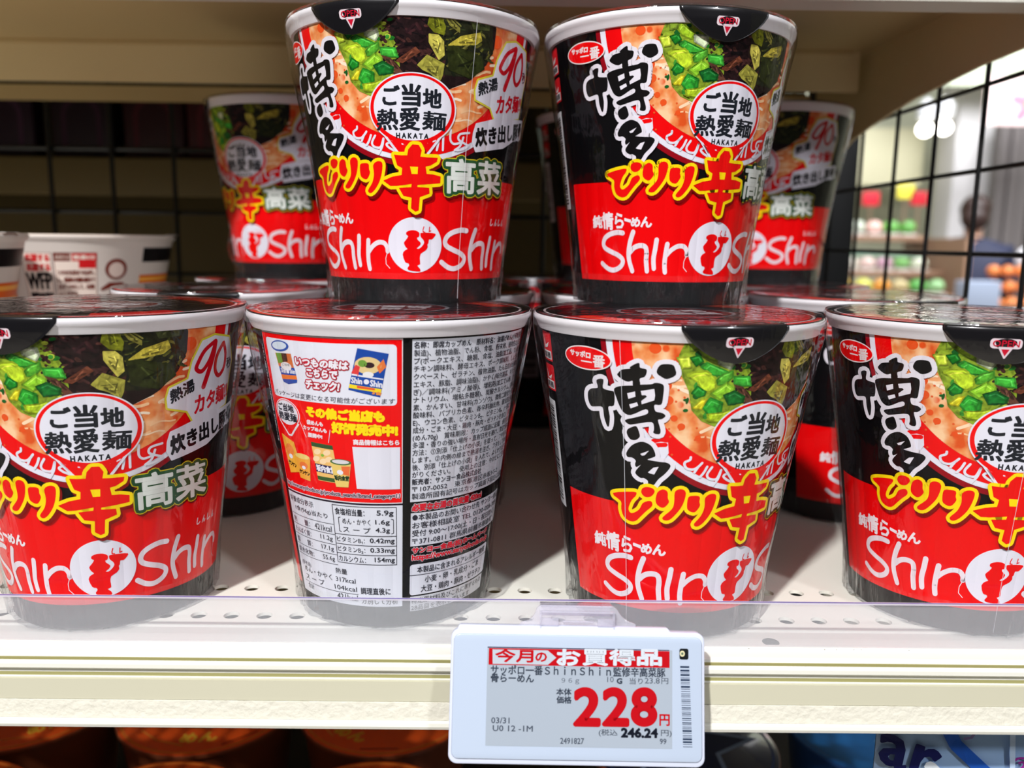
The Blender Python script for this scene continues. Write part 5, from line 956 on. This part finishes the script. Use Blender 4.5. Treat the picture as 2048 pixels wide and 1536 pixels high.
MB().box(-650, 270, -200, -192, 1215, 1232).build('price_rail', mat('green_rail', (120, 160, 140), .4), rk)
rnd = random.Random(21)
ordn = ['first', 'second', 'third', 'fourth', 'fifth', 'sixth', 'seventh', 'eighth', 'ninth', 'tenth']
rows = (('upper', 1860, 5640, 197, 78, [(150, 190, 90), (214, 224, 206), (120, 180, 80), (226, 228, 224), (196, 206, 190), (236, 190, 180), (96, 168, 70), (90, 160, 66), (200, 214, 170)]),
        ('middle', 1850, 5420, -26, 66, [(196, 206, 120), (226, 214, 204), (240, 206, 204), (236, 232, 220), (222, 196, 190), (190, 150, 170), (110, 170, 90), (214, 220, 200), (180, 200, 160)]),
        ('lower', 1850, 5180, -162, 74, [(236, 176, 178), (232, 196, 190), (236, 190, 60), (214, 214, 90), (236, 160, 60), (196, 180, 130), (90, 170, 80), (150, 200, 140), (214, 224, 236)]))
for rn, x0, y, z, s_, cs in rows:
    for i, c in enumerate(cs[:8]):
        x = x0+i*112; o = empty('produce_pack', (x, y, z)); tag(o, '%s blurred produce pack from the left on the %s board of the rack' % (ordn[i], rn), 'produce', 'produce packs on the %s board' % rn)
        MB().blob((0, 0, s_*.55+9), 52, 44, s_*.55, 10, 14, .14, i).build('produce', mat('veg%d%d%d' % c, c, .4, coat=.3), o, True)
        MB().box(-46, 46, -36, 36, 0, 10).build('tray', mat('tray_white', (232, 232, 232), .4), o, bevel=2)
for x, y, z, c, lb in ((2335, 5640, 388, (206, 30, 50), 'small red sale sign left on the produce rack'), (2650, 5640, 394, (190, 28, 44), 'small red sale sign right on the produce rack'), (2560, 5640, 436, (226, 214, 70), 'small yellow sign standing on the produce rack')):
    o = empty('sale_sign', (x+50, y, z)); tag(o, lb, 'sign'); MB().box(-54, 54, 0, 6, 0, 88).build('card', mat('s%d' % c[1], c, .5), o, bevel=1); MB().tube([(0, 3, 196.5-z), (0, 3, 2)], 5).build('stem', M_wood, o)
db = empty('display_crate', (3010, 4950, FZ)); tag(db, 'crate table heaped with oranges at the right beyond the wires', 'crate')
MB().box(-225, 460, -150, 250, 0, 895).build('crate_body', mat('crate_pale', (206, 196, 190), .6), db, bevel=8); MB().box(-225, 460, -160, -151, 860, 955).build('front_board', M_wood, db)
for i in range(24):
    r_ = 41+rnd.uniform(-3, 1); lay = i//8; o = MB().blob((0, 0, 0), r_, r_, r_*.92, 10, 12, .02, i).build('orange_fruit', mat('orange_skin', (236, 140, 72), .4, coat=.3), None, True)
    o.location = Vector((2830+(i % 8)*86+lay*30, 4860+lay*84, FZ+958+lay*90))*MM; tag(o, '%s orange from the left in the %s row of the heap' % (ordn[i % 8], ('front', 'middle', 'rear')[lay]), 'orange', 'oranges heaped on the crate')
for i, (x, y, z, c) in enumerate(((3190, 5200, 330, (226, 226, 232)), (3350, 5210, 330, (236, 200, 190)), (3510, 5230, 330, (214, 220, 226)))):
    o = MB().blob((0, 0, 0), 70, 50, 80, 10, 12, .12, i).build('wrapped_bag', mat('bag%d' % i, c, .25, coat=.6), None, True); o.location = Vector((x, y, FZ+1150+60))*MM; tag(o, '%s wrapped bag behind the heap of oranges' % ('white', 'pinkish', 'grey')[i], 'bag')
bx = empty('carton', (2578, 4620, FZ)); tag(bx, 'pale blue carton on a stand in front of the shopper', 'carton'); MB().box(-95, 95, -60, 60, 900, 1095).build('carton_body', mat('carton_blue', (186, 200, 226), .5), bx, bevel=4); MB().box(-120, 120, -80, 80, 0, 900).build('stand', M_wood, bx, bevel=4)
# shopper
def skin(nm, joints, edges, m_, parent, sub=2):
    me = bpy.data.meshes.new(nm); me.from_pydata([Vector(j[:3])*MM for j in joints], edges, []); o = bpy.data.objects.new(nm, me); col.objects.link(o); o.parent = parent
    md = o.modifiers.new('s', 'SKIN'); md.use_smooth_shade = True
    for i, j in enumerate(joints): v = me.skin_vertices[0].data[i]; v.radius = (j[3]*MM, (j[4] if len(j) > 4 else j[3])*MM); v.use_root = (i == 0)
    sb = o.modifiers.new('u', 'SUBSURF'); sb.levels = sb.render_levels = sub; me.materials.append(m_); return o
pe = empty('person', (2990, 5480, FZ), 150); tag(pe, 'shopper with dark hair in a navy jacket, leaning toward the produce beyond the wires', 'person')
J = [(0, 0, 900, 120, 90), (0, -10, 1060, 125, 85), (0, -40, 1220, 118, 80), (0, -60, 1300, 60, 55), (0, -85, 1370, 48), (0, -100, 1430, 72, 84), (0, -104, 1500, 76, 90), (0, -100, 1555, 50, 60),
     (95, 0, 860, 78), (100, -20, 480, 55), (100, 10, 80, 40), (100, -110, 40, 34), (-95, 0, 860, 78), (-100, -20, 480, 55), (-100, 10, 80, 40), (-100, -110, 40, 34),
     (185, -50, 1240, 52), (230, -90, 1000, 42), (170, -290, 960, 32), (150, -350, 960, 26), (-185, -50, 1240, 52), (-230, -70, 1000, 42), (-190, -260, 960, 32), (-170, -320, 955, 26)]
skin('body', J, [(0, 1), (1, 2), (2, 3), (3, 4), (4, 5), (5, 6), (6, 7), (0, 8), (8, 9), (9, 10), (10, 11), (0, 12), (12, 13), (13, 14), (14, 15), (2, 16), (16, 17), (17, 18), (18, 19), (2, 20), (20, 21), (21, 22), (22, 23)], mat('skin', (206, 160, 136), .5), pe)
JJ = [(0, 0, 860, 170, 132), (0, -10, 1060, 172, 130), (0, -42, 1230, 190, 140), (0, -66, 1322, 92, 88), (188, -50, 1242, 84), (234, -92, 1000, 56), (180, -262, 964, 46), (-188, -50, 1242, 84), (-234, -72, 1000, 56), (-198, -232, 964, 46)]
skin('jacket', JJ, [(0, 1), (1, 2), (2, 3), (2, 4), (4, 5), (5, 6), (2, 7), (7, 8), (8, 9)], mat('navy', (36, 42, 70), .7), pe)
JT = [(0, 0, 880, 135, 100), (96, 0, 820, 92), (101, -20, 480, 70), (101, 10, 90, 56), (-96, 0, 820, 92), (-101, -20, 480, 70), (-101, 10, 90, 56)]
skin('trousers', JT, [(0, 1), (1, 2), (2, 3), (0, 4), (4, 5), (5, 6)], mat('trouser', (50, 52, 60), .7), pe)
MB().blob((0, -84, 1520), 92, 104, 92, 12, 16, .04, 2).blob((0, -20, 1460), 84, 60, 78, 10, 14, .05, 4).build('hair', mat('dark_hair', (48, 30, 26), .5), pe, True)
fc = MB().blob((0, -192, 1468), 10, 14, 16); fc.build('nose', mat('skin', (206, 160, 136), .5), pe, True)
ey = MB()
for s in (-1, 1): ey.blob((s*28, -178, 1492), 9, 6, 6)
ey.build('eyes', mat('eye', (30, 24, 24), .2), pe, True); MB().blob((0, -182, 1436), 22, 6, 5).build('mouth', mat('lips', (170, 90, 84), .5), pe, True)
for s in (-1, 1):
    h = MB()
    for k in range(4): h.tube([(s*(165-s*0)+(k-1.5)*13, -(350 if s > 0 else 322), 955), (s*165+(k-1.5)*14, -(395 if s > 0 else 365), 948-k % 2*3), (s*165+(k-1.5)*13, -(430 if s > 0 else 400)-(6 if k in (1, 2) else 0), 930)], [9, 8, 6], 8)
    h.tube([(s*165-s*26, -340 if s > 0 else -312, 950), (s*165-s*42, -372 if s > 0 else -342, 940), (s*165-s*44, -395 if s > 0 else -365, 928)], [10, 9, 7], 8)
    h.build('fingers', mat('skin', (206, 160, 136), .5), pe, True)
